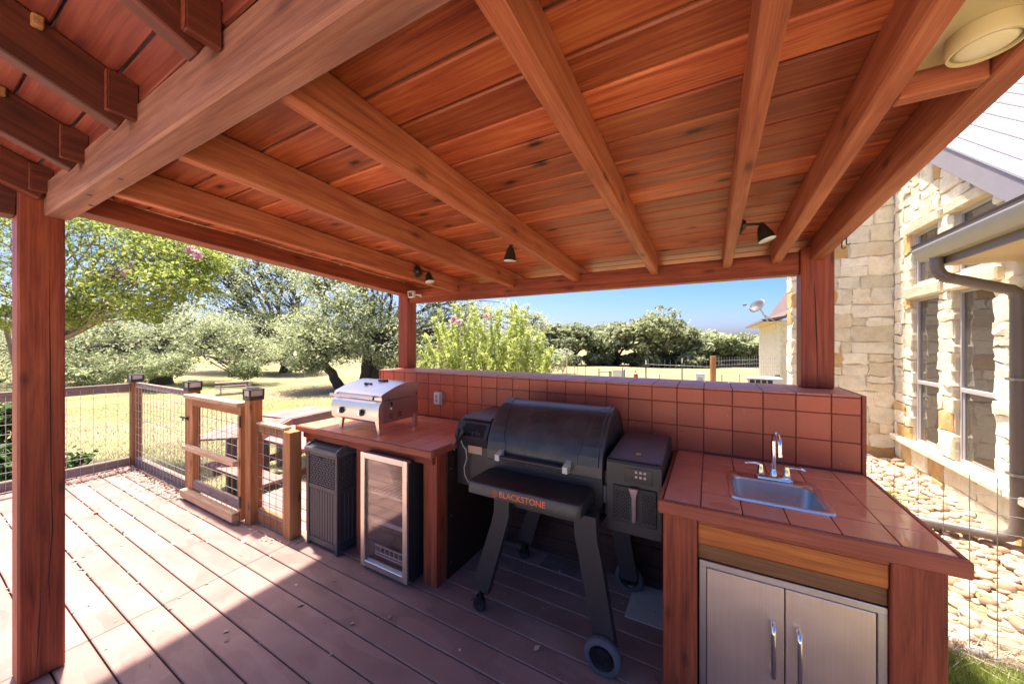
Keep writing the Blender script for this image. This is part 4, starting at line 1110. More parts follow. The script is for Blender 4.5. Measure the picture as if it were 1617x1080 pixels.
for yy in (1.745, 2.33):
    cxx = -1.19
    m = MB(); m.lathe([(0.006, -0.016), (0.036, -0.016), (0.0395, -0.010), (0.0395, 0.010), (0.036, 0.016), (0.006, 0.016)], 24, (cxx - 0.008, yy, 0.0405), Mw)
    cs = part('caster', m, M['black_matte'], pl, auto=40)
    m = MB(); pr = [(cxx - 0.038, 0.042), (cxx - 0.030, 0.075), (cxx - 0.012, 0.090), (cxx + 0.012, 0.090), (cxx + 0.02, 0.05)]
    m.extrude(pr, 'y', yy - 0.020, yy - 0.0165); m.extrude(pr, 'y', yy + 0.0165, yy + 0.020); m.box((cxx - 0.02, yy - 0.02, 0.09), (cxx + 0.014, yy + 0.02, 0.097)); m.tube([(cxx, yy, 0.097), (cxx, yy, 0.16)], 0.008, 8)
    part('fork', m, M['black_gloss'], cs)
    m = MB(); m.tube([(cxx - 0.02, yy, 0.075), (cxx - 0.05, yy - 0.008, 0.062), (cxx - 0.06, yy - 0.01, 0.045)], [0.004, 0.005, 0.003], 6); part('brake_lever', m, M['black_gloss'], cs)
# controller and hopper on the left
m = MB(); pr = [(1.945, 0.632), (1.945, 0.90), (1.925, 0.935), (1.915, 0.97), (1.965, 1.060), (2.00, 1.072), (2.38, 1.078), (2.40, 0.632)]
m.extrude(pr, 'x', -1.520, -1.262); hop = part('hopper', m, M['black_metal'], pl, auto=25)
m = MB(); pr = [(1.99, 1.0735), (2.0, 1.088), (2.36, 1.094), (2.39, 1.080)]; m.extrude(pr, 'x', -1.505, -1.275); part('hopper_lid', m, M['bin_lid'], hop)
Ms = Matrix.Translation(Vector((-1.385, 1.936, 1.012))) @ Matrix.Rotation(R(-29), 4, 'X')
m = MB(); m.box((-0.075, -0.004, -0.043), (0.095, 0.006, 0.043), 0.003, Ms); cp = part('control_panel', m, M['black_gloss'], hop)
for k in range(4):
    m = MB(); m.lathe([(0.010, 0), (0.009, 0.01), (0, 0.011)], 12, (0, 0, 0), Ms @ Matrix.Translation(Vector((-0.01 + 0.026 * k, -0.004, -0.012 - 0.008 * (k % 2)))) @ rotM('X', 90)); part('button', m, M['black_matte'], cp)
m = MB(); m.box((-1.425, 1.9415, 0.855), (-1.315, 1.9445, 0.905)); part('sticker', m, M['label_tan'], hop)
m = MB()
m.tube([(-1.435, 1.905, 1.035), (-1.43, 1.885, 1.01), (-1.445, 1.885, 0.98), (-1.47, 1.90, 0.95), (-1.495, 1.90, 0.925)], [0.012, 0.016, 0.014, 0.010, 0.008], 8)
m.tube([(-1.46, 1.895, 1.02), (-1.475, 1.885, 0.99), (-1.46, 1.887, 0.965)], [0.010, 0.014, 0.008], 8)
part('probe_plug', m, M['black_matte'], hop, sm=True)
m = MB(); m.tube([(-1.45, 1.895, 0.945), (-1.44, 1.90, 0.91), (-1.425, 1.915, 0.88), (-1.42, 1.92, 0.82), (-1.44, 1.915, 0.76), (-1.435, 1.915, 0.71), (-1.405, 1.92, 0.66)], 0.0035, 6); part('probe_cord', m, M['tan_wire'], hop, sm=True)
m = MB(); m.tube([(-1.495, 1.90, 0.925), (-1.525, 1.905, 0.915), (-1.533, 1.915, 0.88), (-1.528, 1.925, 0.86)], 0.0035, 6); part('probe_cord', m, M['tan_wire'], hop, sm=True)
# fryer box on the right
ax0, ax1 = -0.472, -0.203
m = MB(); pr = [(1.872, 0.62), (1.872, 0.972), (1.878, 0.984), (1.90, 0.991), (2.36, 1.022), (2.40, 1.010), (2.40, 0.62)]
m.extrude(pr, 'x', ax0, ax1); fry = part('fryer_box', m, M['black_metal'], pl, auto=25)
m = MB(); pr = [(1.888, 0.9895), (1.90, 0.9945), (2.36, 1.0255), (2.385, 1.019)]; m.extrude(pr, 'x', ax0 + 0.006, ax1 - 0.006); part('top_plate', m, M['bin_lid'], fry)
m = MB(); m.lathe([(0.0, 0.002), (0.014, 0.002), (0.014, 0.0)], 18, (-0.33, 1.985, 1.0005)); st = part('sticker', m, M['yellow'], fry)
m = MB(); m.box((ax0 + 0.092, 1.8685, 0.885), (ax1 - 0.042, 1.8715, 0.958), 0.001); cpan = part('control_panel', m, M['black_gloss'], fry)
for i in range(3):
    for j in range(2):
        m = MB(); xx, zz = -0.322 + i * 0.021, 0.942 - j * 0.024; m.box((xx - 0.006, 1.8665, zz - 0.006), (xx + 0.006, 1.868, zz + 0.006), 0.001); part('button', m, M['greyplate'], cpan)
m = MB(); m.box((ax0 + 0.035, 1.862, 0.675), (ax1 - 0.022, 1.8715, 0.862), 0.003); dr = part('drawer', m, M['black_matte'], fry)
mm = MB()
for i in range(9):
    for j in range(8):
        for side in (0, 1):
            xx = (ax0 + 0.045 + i * 0.0085) if side == 0 else (ax1 - 0.032 - i * 0.0068)
            zz = 0.70 + j * 0.018 + (i % 2) * 0.009
            mm.box((xx - 0.003, 1.8605, zz - 0.004), (xx + 0.003, 1.8618, zz + 0.004))
o = part('dimple_grid', mm, M['black_gloss'], dr); o['kind'] = 'stuff'
hp = [(-0.352, 0.862), (-0.312, 0.862), (-0.321, 0.815), (-0.322, 0.70), (-0.330, 0.69), (-0.338, 0.70), (-0.339, 0.815)]
m = MB(); m.extrude([(-0.332 + (p[0] + 0.332) * 1.22, p[1] + (0.003 if p[1] > 0.8 else -0.003)) for p in hp], 'y', 1.846, 1.852); part('handle_edge', m, M['red_edge'], dr)
m = MB(); m.extrude(hp, 'y', 1.840, 1.8455); part('handle', m, M['handle'], dr)
m = MB(); m.tube([(-0.332, 1.852, 0.84), (-0.332, 1.862, 0.84)], 0.008, 8); m.tube([(-0.332, 1.852, 0.72), (-0.332, 1.862, 0.72)], 0.006, 8); part('handle_standoff', m, M['black_matte'], dr)
m = MB(); m.box((lx1 - 0.003, 1.94, 0.66), (ax0 - 0.001, 2.35, 0.90), 0.003); part('side_bracket', m, M['black_metal'], pl)
m = MB(); m.box((-0.499, 1.90, 0.735), (-0.479, 1.938, 0.83), 0.004); part('side_hook', m, M['bin_lid'], pl)
m = MB(); m.box((ax0 + 0.01, 1.90, 0.60), (ax1 - 0.004, 2.36, 0.619), 0.003); part('grease_tray', m, M['black_matte'], pl)
m = MB(); m.box((-0.43, 2.12, 0.0005), (-0.20, 2.45, 0.004)); tag(part('drip_board', m, M['paper'], origin=(-0.3, 2.3, 0)), 'pale board lying on the deck under the fryer side of the black grill', 'board')
m = MB(); m.box((-1.06, 2.30, 0.0005), (-0.80, 2.46, 0.003)); tag(part('drip_board', m, M['grey_x'], origin=(-0.9, 2.4, 0)), 'dull wooden board lying behind the black grill by the wall', 'board')

# ================================================================== LAMPS, CAMERA, CABLE
def spot(name, label, base, face, shade, tilt):
    """base: centre of the round canopy, face: outward normal, shade: centre of the shade's neck"""
    base, face, shade = Vector(base), Vector(face), Vector(shade)
    t = thing(name, label, 'lamp', base, 'bronze spot lamps on the rafters')
    q = face.to_track_quat('Z', 'Y').to_matrix().to_4x4()
    m = MB(); m.lathe([(0.05, 0.0), (0.05, 0.006), (0.044, 0.012), (0.03, 0.016), (0.022, 0.03), (0.0, 0.034)], 24, base, q); part('canopy', m, M['dark_bronze'], t, auto=40)
    m = MB(); p0 = base + face * 0.03; m.tube([p0, p0.lerp(shade, 0.5) + Vector((0, 0, 0.006)), shade + Vector((0, 0, 0.008))], 0.007, 8); m.tube([shade + Vector((0, 0, 0.016)), shade], 0.011, 10); part('arm', m, M['dark_bronze'], t, auto=40)
    ax = Vector(tilt).normalized(); q2 = (-ax).to_track_quat('Z', 'Y').to_matrix().to_4x4()
    m = MB(); m.lathe([(0.0, 0.004), (0.016, 0.0), (0.022, -0.012), (0.028, -0.03), (0.040, -0.075), (0.042, -0.080), (0.039, -0.080), (0.026, -0.032), (0.012, -0.01)], 24, shade, q2)
    sh = part('lamp_shade', m, M['dark_bronze'], t, auto=40)
    m = MB(); m.lathe([(0.0, -0.068), (0.030, -0.070), (0.0385, -0.078), (0.0385, -0.080)], 20, shade, q2); part('lens', m, M['white_plastic'], sh, sm=True)
spot('spot_lamp', 'bronze spot lamp with a round base near the white camera', (-2.1745, 2.235, 2.205), (1, 0, 0), (-2.10, 2.29, 2.195), (0.25, -0.1, -1))
spot('spot_lamp', 'dark bell shaped spot lamp hanging alone over the middle of the tiled wall', (-0.9755, 1.90, 2.215), (-1, 0, 0), (-1.055, 1.87, 2.178), (-0.05, 0, -1))
spot('spot_lamp', 'bronze spot lamp on the rafter above the sink', (0.1325, 2.13, 2.195), (1, 0, 0), (0.235, 2.19, 2.195), (0.3, -0.1, -1))
rl = thing('ceiling_light', 'round cream coloured ceiling light between the two outermost rafters', 'ceiling light', (0.475, 1.09, 2.24))
m = MB(); m.box((0.399, 0.74, RZ(0.9) + 0.068), (0.543, 1.186, RZ(0.9) + 0.075), 0.003); part('back_plate', m, M['cream'], rl)
m = MB(); m.box((0.402, 0.95, RZ(0.9) + 0.030), (0.54, 1.18, RZ(0.9) + 0.067), 0.004); part('box', m, M['cream'], rl)
m = MB(); m.lathe([(0.053, 0.0), (0.054, -0.03), (0.051, -0.037), (0.047, -0.037), (0.0465, -0.031)], 36, (0.488, 1.088, RZ(0.9) + 0.0295)); part('bezel', m, M['cream'], rl, auto=40)
m = MB(); m.lathe([(0.0463, -0.031), (0.034, -0.036), (0.016, -0.039), (0.0, -0.040)], 36, (0.488, 1.088, RZ(0.9) + 0.0295)); part('lens', m, M['lens'], rl, sm=True)
# camera
sc = thing('security_camera', 'white boxy security camera under the far left corner of the roof', 'camera', (-2.70, 2.72, 2.10))
Mc = Matrix.Translation(Vector((-2.70, 2.69, 2.105))) @ Matrix.Rotation(R(22), 4, 'Z') @ Matrix.Rotation(R(14), 4, 'X')
m = MB(); m.box((-0.030, -0.035, -0.036), (0.030, 0.035, 0.036), 0.007, Mc); part('housing', m, M['white_plastic'], sc)
m = MB(); m.box((-0.021, -0.0375, -0.024), (0.021, -0.0352, 0.026), 0.001, Mc); fp = part('face_panel', m, M['black_gloss'], sc)
m = MB(); m.lathe([(0.011, 0), (0.009, 0.003), (0.0, 0.002)], 16, (0, 0, 0), Mc @ Matrix.Translation(Vector((0, -0.0376, 0.002))) @ rotM('X', 90)); part('lens', m, M['rubber'], fp, sm=True)
m = MB(); m.tube([Mc @ Vector((0.02, 0.03, -0.01)), (-2.665, 2.745, 2.10), (-2.66, 2.765, 2.10), (-2.66, 2.7885, 2.10)], [0.008, 0.009, 0.012, 0.022], 10); part('bracket', m, M['white_plastic'], sc, sm=True)
# cable along the edge beam
m = MB(); pts = [(-2.788, y, 2.372 - 0.062 * (y - 0.46) - 0.004 * math.sin(y * 9)) for y in np.linspace(0.48, 2.68, 14)]
m.tube(pts, 0.0055, 6); cb = tag(part('cable', m, M['label_tan'], origin=(-2.79, 1.5, 2.3), sm=True), 'thin tan cable clipped along the left edge beam of the roof', 'cable')
for y in (0.95, 1.45, 1.95, 2.45):
    z = 2.372 - 0.062 * (y - 0.46); m = MB(); m.box((-2.797, y - 0.008, z - 0.010), (-2.781, y + 0.008, z + 0.010), 0.003); part('clip', m, M['label_tan'], cb)
m = MB(); m.tube([(-2.76, -0.4, 2.42), (-2.765, -0.1, 2.36), (-2.77, 0.05, 2.33), (-2.772, 0.18, 2.335), (-2.775, 0.30, 2.345)], 0.005, 6)
tag(part('cable', m, M['wire'], origin=(-2.77, 0, 2.38), sm=True), 'grey cable running to the tie beam above the near left post', 'cable')

# ================================================================== FENCES AND GATE
def wire_mesh(parent, a, b, z0, z1, mat='wire_light', st=0.1016, r=0.0021, name='wire_mesh'):
    a, b = Vector((a[0], a[1], 0)), Vector((b[0], b[1], 0)); L = (b - a).length; d = (b - a).normalized()
    m = MB(); n = int(L / st)
    off = (L - n * st) / 2 
    nn = Vector((-d.y, d.x, 0)) * r * 1.9
    for i in range(n + 1):
        p = a + d * (off + i * st); m.tube([(p.x, p.y, z0), (p.x, p.y, z1)], r, 5)
    z = z0 + 0.01
    while z < z1:
        p, q = a + nn, b + nn; m.tube([(p.x, p.y, z), (q.x, q.y, z)], r, 5); z += st
    o = part(name, m, M[mat], parent); o['kind'] = 'stuff'; return o
def fpost(parent, x, y, s=0.1, z1=1.12, mat='cedar_z', cap=True, z0=-0.4):
    m = MB(); m.box((x - s/2, y - s/2, z0), (x + s/2, y + s/2, z1), 0.005)
    p = part('post', m, M[mat], parent, origin=(x, y, z0))
    if cap:
        m = MB(); h = s/2 + 0.010
        m.box((x-h, y-h, z1 - 0.03), (x+h, y+h, z1 + 0.006), 0.003); m.box((x-h-0.004, y-h-0.004, z1 + 0.058), (x+h+0.004, y+h+0.004, z1 + 0.070), 0.004); m.box((x-h*0.55, y-h*0.55, z1 + 0.070), (x+h*0.55, y+h*0.55, z1 + 0.080), 0.003)
        for sx in (-1, 1):
            for sy in (-1, 1): m.box((x+sx*h-(0.012 if sx>0 else 0), y+sy*h-(0.012 if sy>0 else 0), z1+0.006), (x+sx*h+(0.012 if sx<0 else 0), y+sy*h+(0.012 if sy<0 else 0), z1+0.058))
        part('post_cap', m, M['black_metal'], p)
        m = MB(); m.box((x-h+0.006, y-h+0.006, z1+0.007), (x+h-0.006, y+h-0.006, z1+0.057)); part('cap_pane', m, M['solar'], p)
    return p
fl = thing('mesh_fence', 'wire mesh fence with a brown top rail behind the near left post', 'fence', (-6.54, 0.0, 0), 'wire mesh fence panels round the deck')
m = MB(); m.box((-6.575, -1.3, 1.03), (-6.505, 1.565, 1.075), 0.004); part('top_rail', m, M['grey_y'], fl)
m = MB(); m.box((-6.56, -1.3, 0.97), (-6.522, 1.565, 1.028), 0.004); part('sub_rail', m, M['grey_y'], fl)
m = MB(); m.box((-6.56, -1.3, 0.015), (-6.522, 1.565, 0.125), 0.004); part('bottom_board', m, M['grey_y'], fl)
wire_mesh(fl, (-6.512, -1.3), (-6.512, 1.565), 0.005, 1.06)
fpost(fl, -6.54, -1.25)
fc = thing('mesh_fence', 'wire mesh fence panel between the corner post and the gate', 'fence', (-5.7, 1.62, 0), 'wire mesh fence panels round the deck')
m = MB(); m.box((-6.485, 1.60, 1.02), (-4.865, 1.64, 1.085), 0.004); part('top_rail', m, M['grey_x'], fc)
m = MB(); m.box((-6.485, 1.60, 0.015), (-4.865, 1.64, 0.125), 0.004); part('bottom_board', m, M['grey_x'], fc)
wire_mesh(fc, (-6.485, 1.594), (-4.865, 1.594), 0.005, 1.06)
fpost(fc, -6.54, 1.62); fpost(fc, -4.81, 1.62)
fe = thing('mesh_fence', 'short low wire mesh panel between the gate hinge post and the left counter', 'fence', (-3.2, 1.65, 0), 'wire mesh fence panels round the deck')
m = MB(); m.box((-3.495, 1.625, 0.80), (-3.055, 1.663, 0.875), 0.004); part('top_rail', m, M['cedar_x'], fe)
m = MB(); m.box((-3.495, 1.612, 0.876), (-3.055, 1.676, 0.900), 0.004); part('cap_rail', m, M['pale_x'], fe)
m = MB(); m.box((-3.495, 1.625, 0.015), (-3.055, 1.663, 0.135), 0.004); part('bottom_board', m, M['cedar_x'], fe)
wire_mesh(fe, (-3.495, 1.619), (-2.97, 1.619), 0.003, 0.873, 'wire', r=0.0025)
fpost(fe, -3.55, 1.62); fpost(fe, -3.004, 1.655, 0.098, 0.872, cap=False)
gt = thing('gate', 'cedar gate with two wire mesh openings and a black latch', 'gate', (-3.62, 1.55, 0))
gxa, gxb, gya, gyb = -4.735, -3.612, 1.545, 1.585
for x0, x1 in ((gxa, gxa + 0.135), (gxb - 0.045, gxb)):
    m = MB(); m.box((x0, gya, 0.025), (x1, gyb, 1.03), 0.004); part('stile', m, M['cedar_z'], gt, origin=((x0+x1)/2, gya, 0.5))
m = MB(); m.box((gxa + 0.0, gya - 0.03, 1.031), (gxb, gyb + 0.025, 1.068), 0.004); part('top_rail', m, M['pale_x'], gt)
m = MB(); m.box((gxa + 0.137, gya + 0.002, 0.955), (gxb - 0.047, gyb - 0.002, 1.03), 0.004); part('top_board', m, M['cedar_x'], gt)
m = MB(); m.box((gxa + 0.05, gya - 0.055, 0.515), (gxb - 0.012, gya - 0.002, 0.558), 0.004); part('middle_rail', m, M['pale_x'], gt)
m = MB(); m.box((gxa + 0.02, gya - 0.062, 0.030), (gxb - 0.012, gya - 0.002, 0.105), 0.004); part('bottom_rail', m, M['pale_x'], gt)
m = MB(); m.box((gxa + 0.137, gya + 0.005, 0.108), (gxb - 0.047, gyb - 0.005, 0.20), 0.004); part('kick_board', m, M['grey_x'], gt)
wire_mesh(gt, (gxa + 0.137, gyb + 0.004), (gxb - 0.047, gyb + 0.004), 0.03, 1.02, 'wire', r=0.0025)
for z in (0.90, 0.19):
    m = MB(); m.box((gxb - 0.03, gya - 0.004, z - 0.045), (gxb - 0.003, gya - 0.0005, z + 0.045), 0.001); m.tube([(gxb + 0.002, gya - 0.005, z - 0.05), (gxb + 0.002, gya - 0.005, z + 0.05)], 0.006, 8); part('hinge', m, M['black_metal'], gt)
m = MB(); m.box((gxa - 0.02, gya - 0.012, 0.80), (gxa + 0.05, gya - 0.0005, 0.83), 0.003); m.tube([(gxa - 0.09, gya - 0.02, 0.825), (gxa + 0.055, gya - 0.02, 0.825)], 0.010, 8); m.tube([(gxa - 0.03, gya - 0.02, 0.79), (gxa - 0.03, gya - 0.02, 0.825)], 0.006, 8); part('latch', m, M['black_metal'], gt)
# panel fence by the river stones
hp_ = thing('hog_panel', 'low wire panel standing in front of the river stones by the house', 'fence', (1.4, 3.0, -0.15))
wire_mesh(hp_, (0.76, 3.0), (2.12, 3.0), -0.17, 0.855, 'wire', st=0.1016, r=0.0022)
m = MB(); m.tube([(2.13, 3.02, -0.4), (2.13, 3.02, 0.95)], 0.016, 8); part('stake', m, M['black_metal'], hp_)

# ================================================================== TABLES
def picnic(name, label, cx_, cy_, z0, L, mat, rz=0.0, wtop=0.72, h=0.74, n=5, mats='xyz', group=None):
    t = thing(name, label, 'picnic table', (cx_, cy_, z0), group)
    b = 0.003
    for i in range(n):
        w_ = wtop / n; m = MB(); m.box((-L/2, -wtop/2 + i*w_ + 0.004, h - 0.038), (L/2, -wtop/2 + (i+1)*w_ - 0.004, h), b)
        link('top_plank', m.mesh('top_plank', M[mat + '_x']), t)
    for s in (-1, 1):
        for j in (0, 1):
            y = s * (wtop/2 + 0.20 + j * 0.145) ; m = MB(); m.box((-L/2, min(y, y + s*0.138), 0.405), (L/2, max(y, y + s*0.138), 0.443), b)
            link('bench_plank', m.mesh('bench_plank', M[mat + '_x']), t)
    for x in (-L/2 + 0.25, L/2 - 0.25):
        m = MB(); m.box((x - 0.02, -wtop/2 - 0.48, 0.31), (x + 0.02, wtop/2 + 0.48, 0.404), b); link('bench_bearer', m.mesh('bench_bearer', M[mat + '_y']), t)
        m = MB(); m.box((x - 0.02, -wtop/2 + 0.02, h - 0.13), (x + 0.02, wtop/2 - 0.02, h - 0.039), b); link('top_bearer', m.mesh('top_bearer', M[mat + '_y']), t)
        for s in (-1, 1):
            m = MB(); m.extrude([(s*0.22, h - 0.05), (s*0.31, h - 0.05), (s*0.62, 0.0), (s*0.52, 0.0)], 'x', x + 0.0205, x + 0.058); link('leg', m.mesh('leg', M[mat + '_z']), t)
    t.rotation_euler = (0, 0, rz); return t
picnic('picnic_table', 'red stained picnic table with benches just beyond the gate', -5.35, 3.02, ground_z(-5.3, 3.0), 1.5, 'bench')
p = at(369, 621, 22); picnic('picnic_table', 'small grey picnic table far out on the lawn under the oaks', p.x, p.y, ground_z(p.x, p.y), 1.8, 'grey', R(70))
lr = MB(); lr.lathe([(0.0, 0.0), (0.13, 0.0), (0.15, 0.05), (0.13, 0.13), (0.06, 0.20), (0.0, 0.22)], 9, (-4.82, 2.32, ground_z(-4.8, 2.3)))
tag(part('garden_rock', lr, M['stone'], origin=(-4.82, 2.32, -0.47), sm=True), 'pale rock on the grass behind the gate bars', 'rock')

# ================================================================== STONE HOUSE
HX, HY = 2.18, 6.60
hs_ = thing('stone_house', 'limestone house with tall windows at the right beside the river stones', 'house', (2.6, 5.6, 0))
def split_rects(x0, x1, z0, z1, mx, mz, out):
    w_, h_ = x1 - x0, z1 - z0
    if (w_ <= mx and h_ <= mz and (random.random() < 0.72 or (w_ < 0.62*mx and h_ < 0.7*mz))) or (w_ < 0.16 and h_ < 0.14):
        out.append((x0, x1, z0, z1)); return
    if w_ / mx > h_ / mz * 0.9 and w_ > 0.16:
        c = x0 + w_ * random.uniform(0.32, 0.68); split_rects(x0, c, z0, z1, mx, mz, out); split_rects(c, x1, z0, z1, mx, mz, out)
    elif h_ > 0.12:
        c = z0 + h_ * random.uniform(0.34, 0.66); split_rects(x0, x1, z0, c, mx, mz, out); split_rects(x0, x1, c, z1, mx, mz, out)
    else: out.append((x0, x1, z0, z1))
def stone_piece(r, plane, P, parent, mat, dep=0.016, gap=0.002, jit=0.030):
    """one rough faced stone filling rectangle r of the wall plane"""
    a0, a1, z0, z1 = r[0] + gap, r[1] - gap, r[2] + gap, r[3] - gap
    if a1 - a0 < 0.03 or z1 - z0 < 0.03: return
    ca, cz = (a0 + a1) / 2, (z0 + z1) / 2
    ring = []
    c = min(0.014, 0.12 * min(a1 - a0, z1 - z0))
    for (x, z) in ((a0 + c, z0), (ca, z0), (a1 - c, z0), (a1, z0 + c), (a1, cz), (a1, z1 - c), (a1 - c, z1), (ca, z1), (a0 + c, z1), (a0, z1 - c), (a0, cz), (a0, z0 + c)):
        ring.append((x + random.uniform(-jit, jit) * 0.6, z + random.uniform(-jit, jit) * 0.6))
    d = dep * random.uniform(0.55, 1.3)
    vs = []
    def P3(a, z, o): return (a, P - o, z) if plane == 'y' else (P - o, a, z)
    for a, z in ring: vs.append(P3(a, z, -0.03))
    for a, z in ring: vs.append(P3(a, z, d * 0.55))
    for a, z in ring:
        k = 0.93; vs.append(P3(ca + (a - ca) * k, cz + (z - cz) * k, d * random.uniform(0.85, 1.2)))
    vs.append(P3(ca + random.uniform(-.2, .2) * (a1 - a0), cz, d * random.uniform(0.9, 1.4)))
    n = len(ring); fs = []
    for i in range(2):
        for k in range(n): fs.append((i*n+k, i*n+(k+1) % n, (i+1)*n+(k+1) % n, (i+1)*n+k))
    for k in range(n): fs.append((2*n+k, 2*n+(k+1) % n, 3*n))
    if plane == 'x': fs = [f[::-1] for f in fs]
    m = MB(); m.add(vs, fs)
    o = P3(ca, cz, 0)
    part('stone', m, M[mat], parent, origin=o)
def pick(z, base=0.05):
    q = random.random()
    lowz = max(0.0, 1 - (z - base) / 0.55)
    if q < 0.09 + 0.5 * lowz: return 'stone_o'
    return 'stone_w' if q > 0.5 else 'stone'
# chimney breast facing the deck
m = MB(); m.box((1.085, HY + 0.002, -0.3), (HX - 0.003, HY + 0.35, 6.2)); part('chimney_core', m, M['mortar'], hs_)
rs = []; split_rects(1.075, HX - 0.02, -0.05, 5.6, 0.46, 0.27, rs)
for r in rs:
    stone_piece(r, 'y', HY, hs_, pick(r[2]))
for i in range(24):
    z = -0.05 + i * 0.24; stone_piece((HY + 0.0, HY + 0.33, z, z + 0.235), 'x', 1.082, hs_, pick(z))
# window wall
def wall_box(ya, yb, za, zb):
    m = MB(); m.box((HX + 0.002, ya, za), (HX + 0.26, yb, zb)); part('wall_core', m, M['mortar'], hs_)
W = [(5.575, 6.15), (4.72, 5.31)]
ZS, ZH, ZT0, ZT1 = 0.40, 2.13, 2.30, 2.92
rake = lambda y: 3.57 + 0.727 * (y - 5.24)
wall_box(3.2, 6.599, -0.3, ZS); wall_box(6.15, 6.599, ZS, 5.2); wall_box(5.31, 5.575, ZS, ZT1); wall_box(3.2, 4.72, ZS, 2.29)
for a, b in W: wall_box(a, b, ZH, ZT0)
wall_box(4.4, 6.149, ZT1, 3.05); wall_box(4.9, 6.149, 3.051, 3.3); wall_box(5.25, 6.149, 3.301, 3.6); wall_box(5.6, 6.149, 3.601, 3.85); wall_box(4.4, 4.719, ZT0, ZT1 - 0.001)
regs = [(6.15, HY - 0.02, ZS, 5.0), (5.31, 5.575, ZS, ZH), (4.25, 4.72, ZS, ZH), (5.31, 5.575, ZT0, ZT1), (4.42, 4.72, ZT0, ZT1), (4.40, 6.15, 3.05, 4.1)]
for (ya, yb, za, zb) in regs:
    rs = []; split_rects(ya, yb, za, zb, 0.36, 0.25, rs)
    for r in rs:
        if r[3] > rake(r[0]) - 0.05: continue
        stone_piece(r, 'x', HX, hs_, 'stone_w' if random.random() < 0.55 else pick(r[2], 0.4), dep=0.022)
# smooth base course, sills and heads
rs = []; split_rects(3.6, HY - 0.02, -0.2, ZS - 0.075, 0.62, 0.40, rs)
for r in rs: stone_piece(r, 'x', HX, hs_, 'stone_o' if random.random() < 0.3 else 'stone', dep=0.02)
for ya, yb in ((3.6, 4.5), (4.505, 5.1), (5.105, 5.62), (5.625, 6.56)):
    m = MB(); m.box((HX - 0.075, ya, ZS - 0.07), (HX + 0.12, yb, ZS), 0.012, jit=0.003); part('sill', m, M['stone_w'], hs_, origin=(HX, ya, ZS))
for (a, b) in W:
    for z0, z1 in ((ZH, ZT0 - 0.035), (ZT1, ZT1 + 0.11)):
        m = MB(); m.box((HX - 0.05, a - 0.09, z0), (HX + 0.1, b + 0.09, z1), 0.014, jit=0.004); part('lintel', m, M['stone'], hs_, origin=(HX, a, z0))
    for z0, z1, two in ((ZS, ZH, True), (ZT0, ZT1, False)):
        win = MB(); f = 0.032; X0, X1 = HX + 0.03, HX + 0.075
        win.box((X0, a, z0), (X1, a + f, z1), 0.003); win.box((X0, b - f, z0), (X1, b, z1), 0.003); win.box((X0, a + f, z0), (X1, b - f, z0 + f), 0.003); win.box((X0, a + f, z1 - f), (X1, b - f, z1), 0.003)
        wo_ = part('window', win, M['frame'], hs_)
        if two:
            zm = 1.125; m = MB(); m.box((X0 - 0.006, a + f, zm - 0.02), (X1, b - f, zm + 0.02), 0.003); part('meeting_rail', m, M['frame'], wo_)
            m = MB(); m.box((X0 + 0.012, a + f, z0 + f), (X1 - 0.004, a + f + 0.022, zm - 0.021), 0.002); part('sash_stile', m, M['frame'], wo_)
            m = MB(); m.box((X0 + 0.012, b - f - 0.022, z0 + f), (X1 - 0.004, b - f, zm - 0.021), 0.002); part('sash_stile', m, M['frame'], wo_)
            panes = ((z0 + f, zm - 0.02), (zm + 0.02, z1 - f))
        else: panes = ((z0 + f, z1 - f),)
        for za, zb in panes:
            m = MB(); m.box((X0 + 0.022, a + f, za), (X0 + 0.028, b - f, zb)); part('pane', m, M['window_glass'], wo_)
        m = MB(); m.box((X1 + 0.1, a - 0.1, z0), (X1 + 0.11, b + 0.1, z1)); part('interior', m, M['black_matte'], wo_)
# rake roof of pale ribbed metal with its fascia
ra = math.atan(0.727); Lr = 4.4
y0r = 3.9; z0r = rake(y0r) + 0.02
def slope_part(name, x0, x1, o0, o1, mat, s0=0.0, s1=Lr, bev=0.0):
    m = MB(); m.box((x0, s0, o0), (x1, s1, o1), bev)
    return link(name, m.mesh(name, M[mat]), hs_, Vector((0, y0r, z0r)) - woff(hs_), (ra, 0, 0))
slope_part('rake_fascia', 2.075, 2.10, -0.20, -0.003, 'fascia', bev=0.003)
slope_part('rake_fascia', 2.062, 2.098, -0.002, 0.022, 'metal_roof', bev=0.003)
slope_part('roof_sheet', 2.10, 6.0, 0.0, 0.02, 'metal_roof')
for i in range(12): slope_part('roof_rib', 2.20 + 0.23 * i, 2.26 + 0.23 * i, 0.0205, 0.055, 'metal_roof', bev=0.008)
# low eave with gutter and downspout
gxa = 1.60
m = MB(); pr = [(gxa + 0.02, 2.425), (gxa - 0.002, 2.425), (gxa - 0.004, 2.41), (gxa + 0.012, 2.375), (gxa + 0.022, 2.345), (gxa + 0.050, 2.318), (gxa + 0.11, 2.318), (gxa + 0.125, 2.32), (gxa + 0.125, 2.425), (gxa + 0.118, 2.425), (gxa + 0.118, 2.326), (gxa + 0.055, 2.326), (gxa + 0.03, 2.35), (gxa + 0.020, 2.38), (gxa + 0.006, 2.412), (gxa + 0.02, 2.418)]
m.extrude(pr, 'y', 1.8, 4.53); gut = part('gutter', m, M['gutter'], hs_, auto=40)
m = MB(); m.extrude(pr[1:9], 'y', 4.5305, 4.534); part('gutter_cap', m, M['spout'], gut)
m = MB(); m.box((gxa + 0.0005, 1.8, 2.4255), (gxa + 0.16, 4.56, 2.442), 0.002); part('drip_edge', m, M['roof_dark'], hs_)
m = MB(); m.box((gxa + 0.128, 1.8, 2.26), (gxa + 0.152, 4.50, 2.424), 0.002); part('eave_fascia', m, M['spout'], hs_)
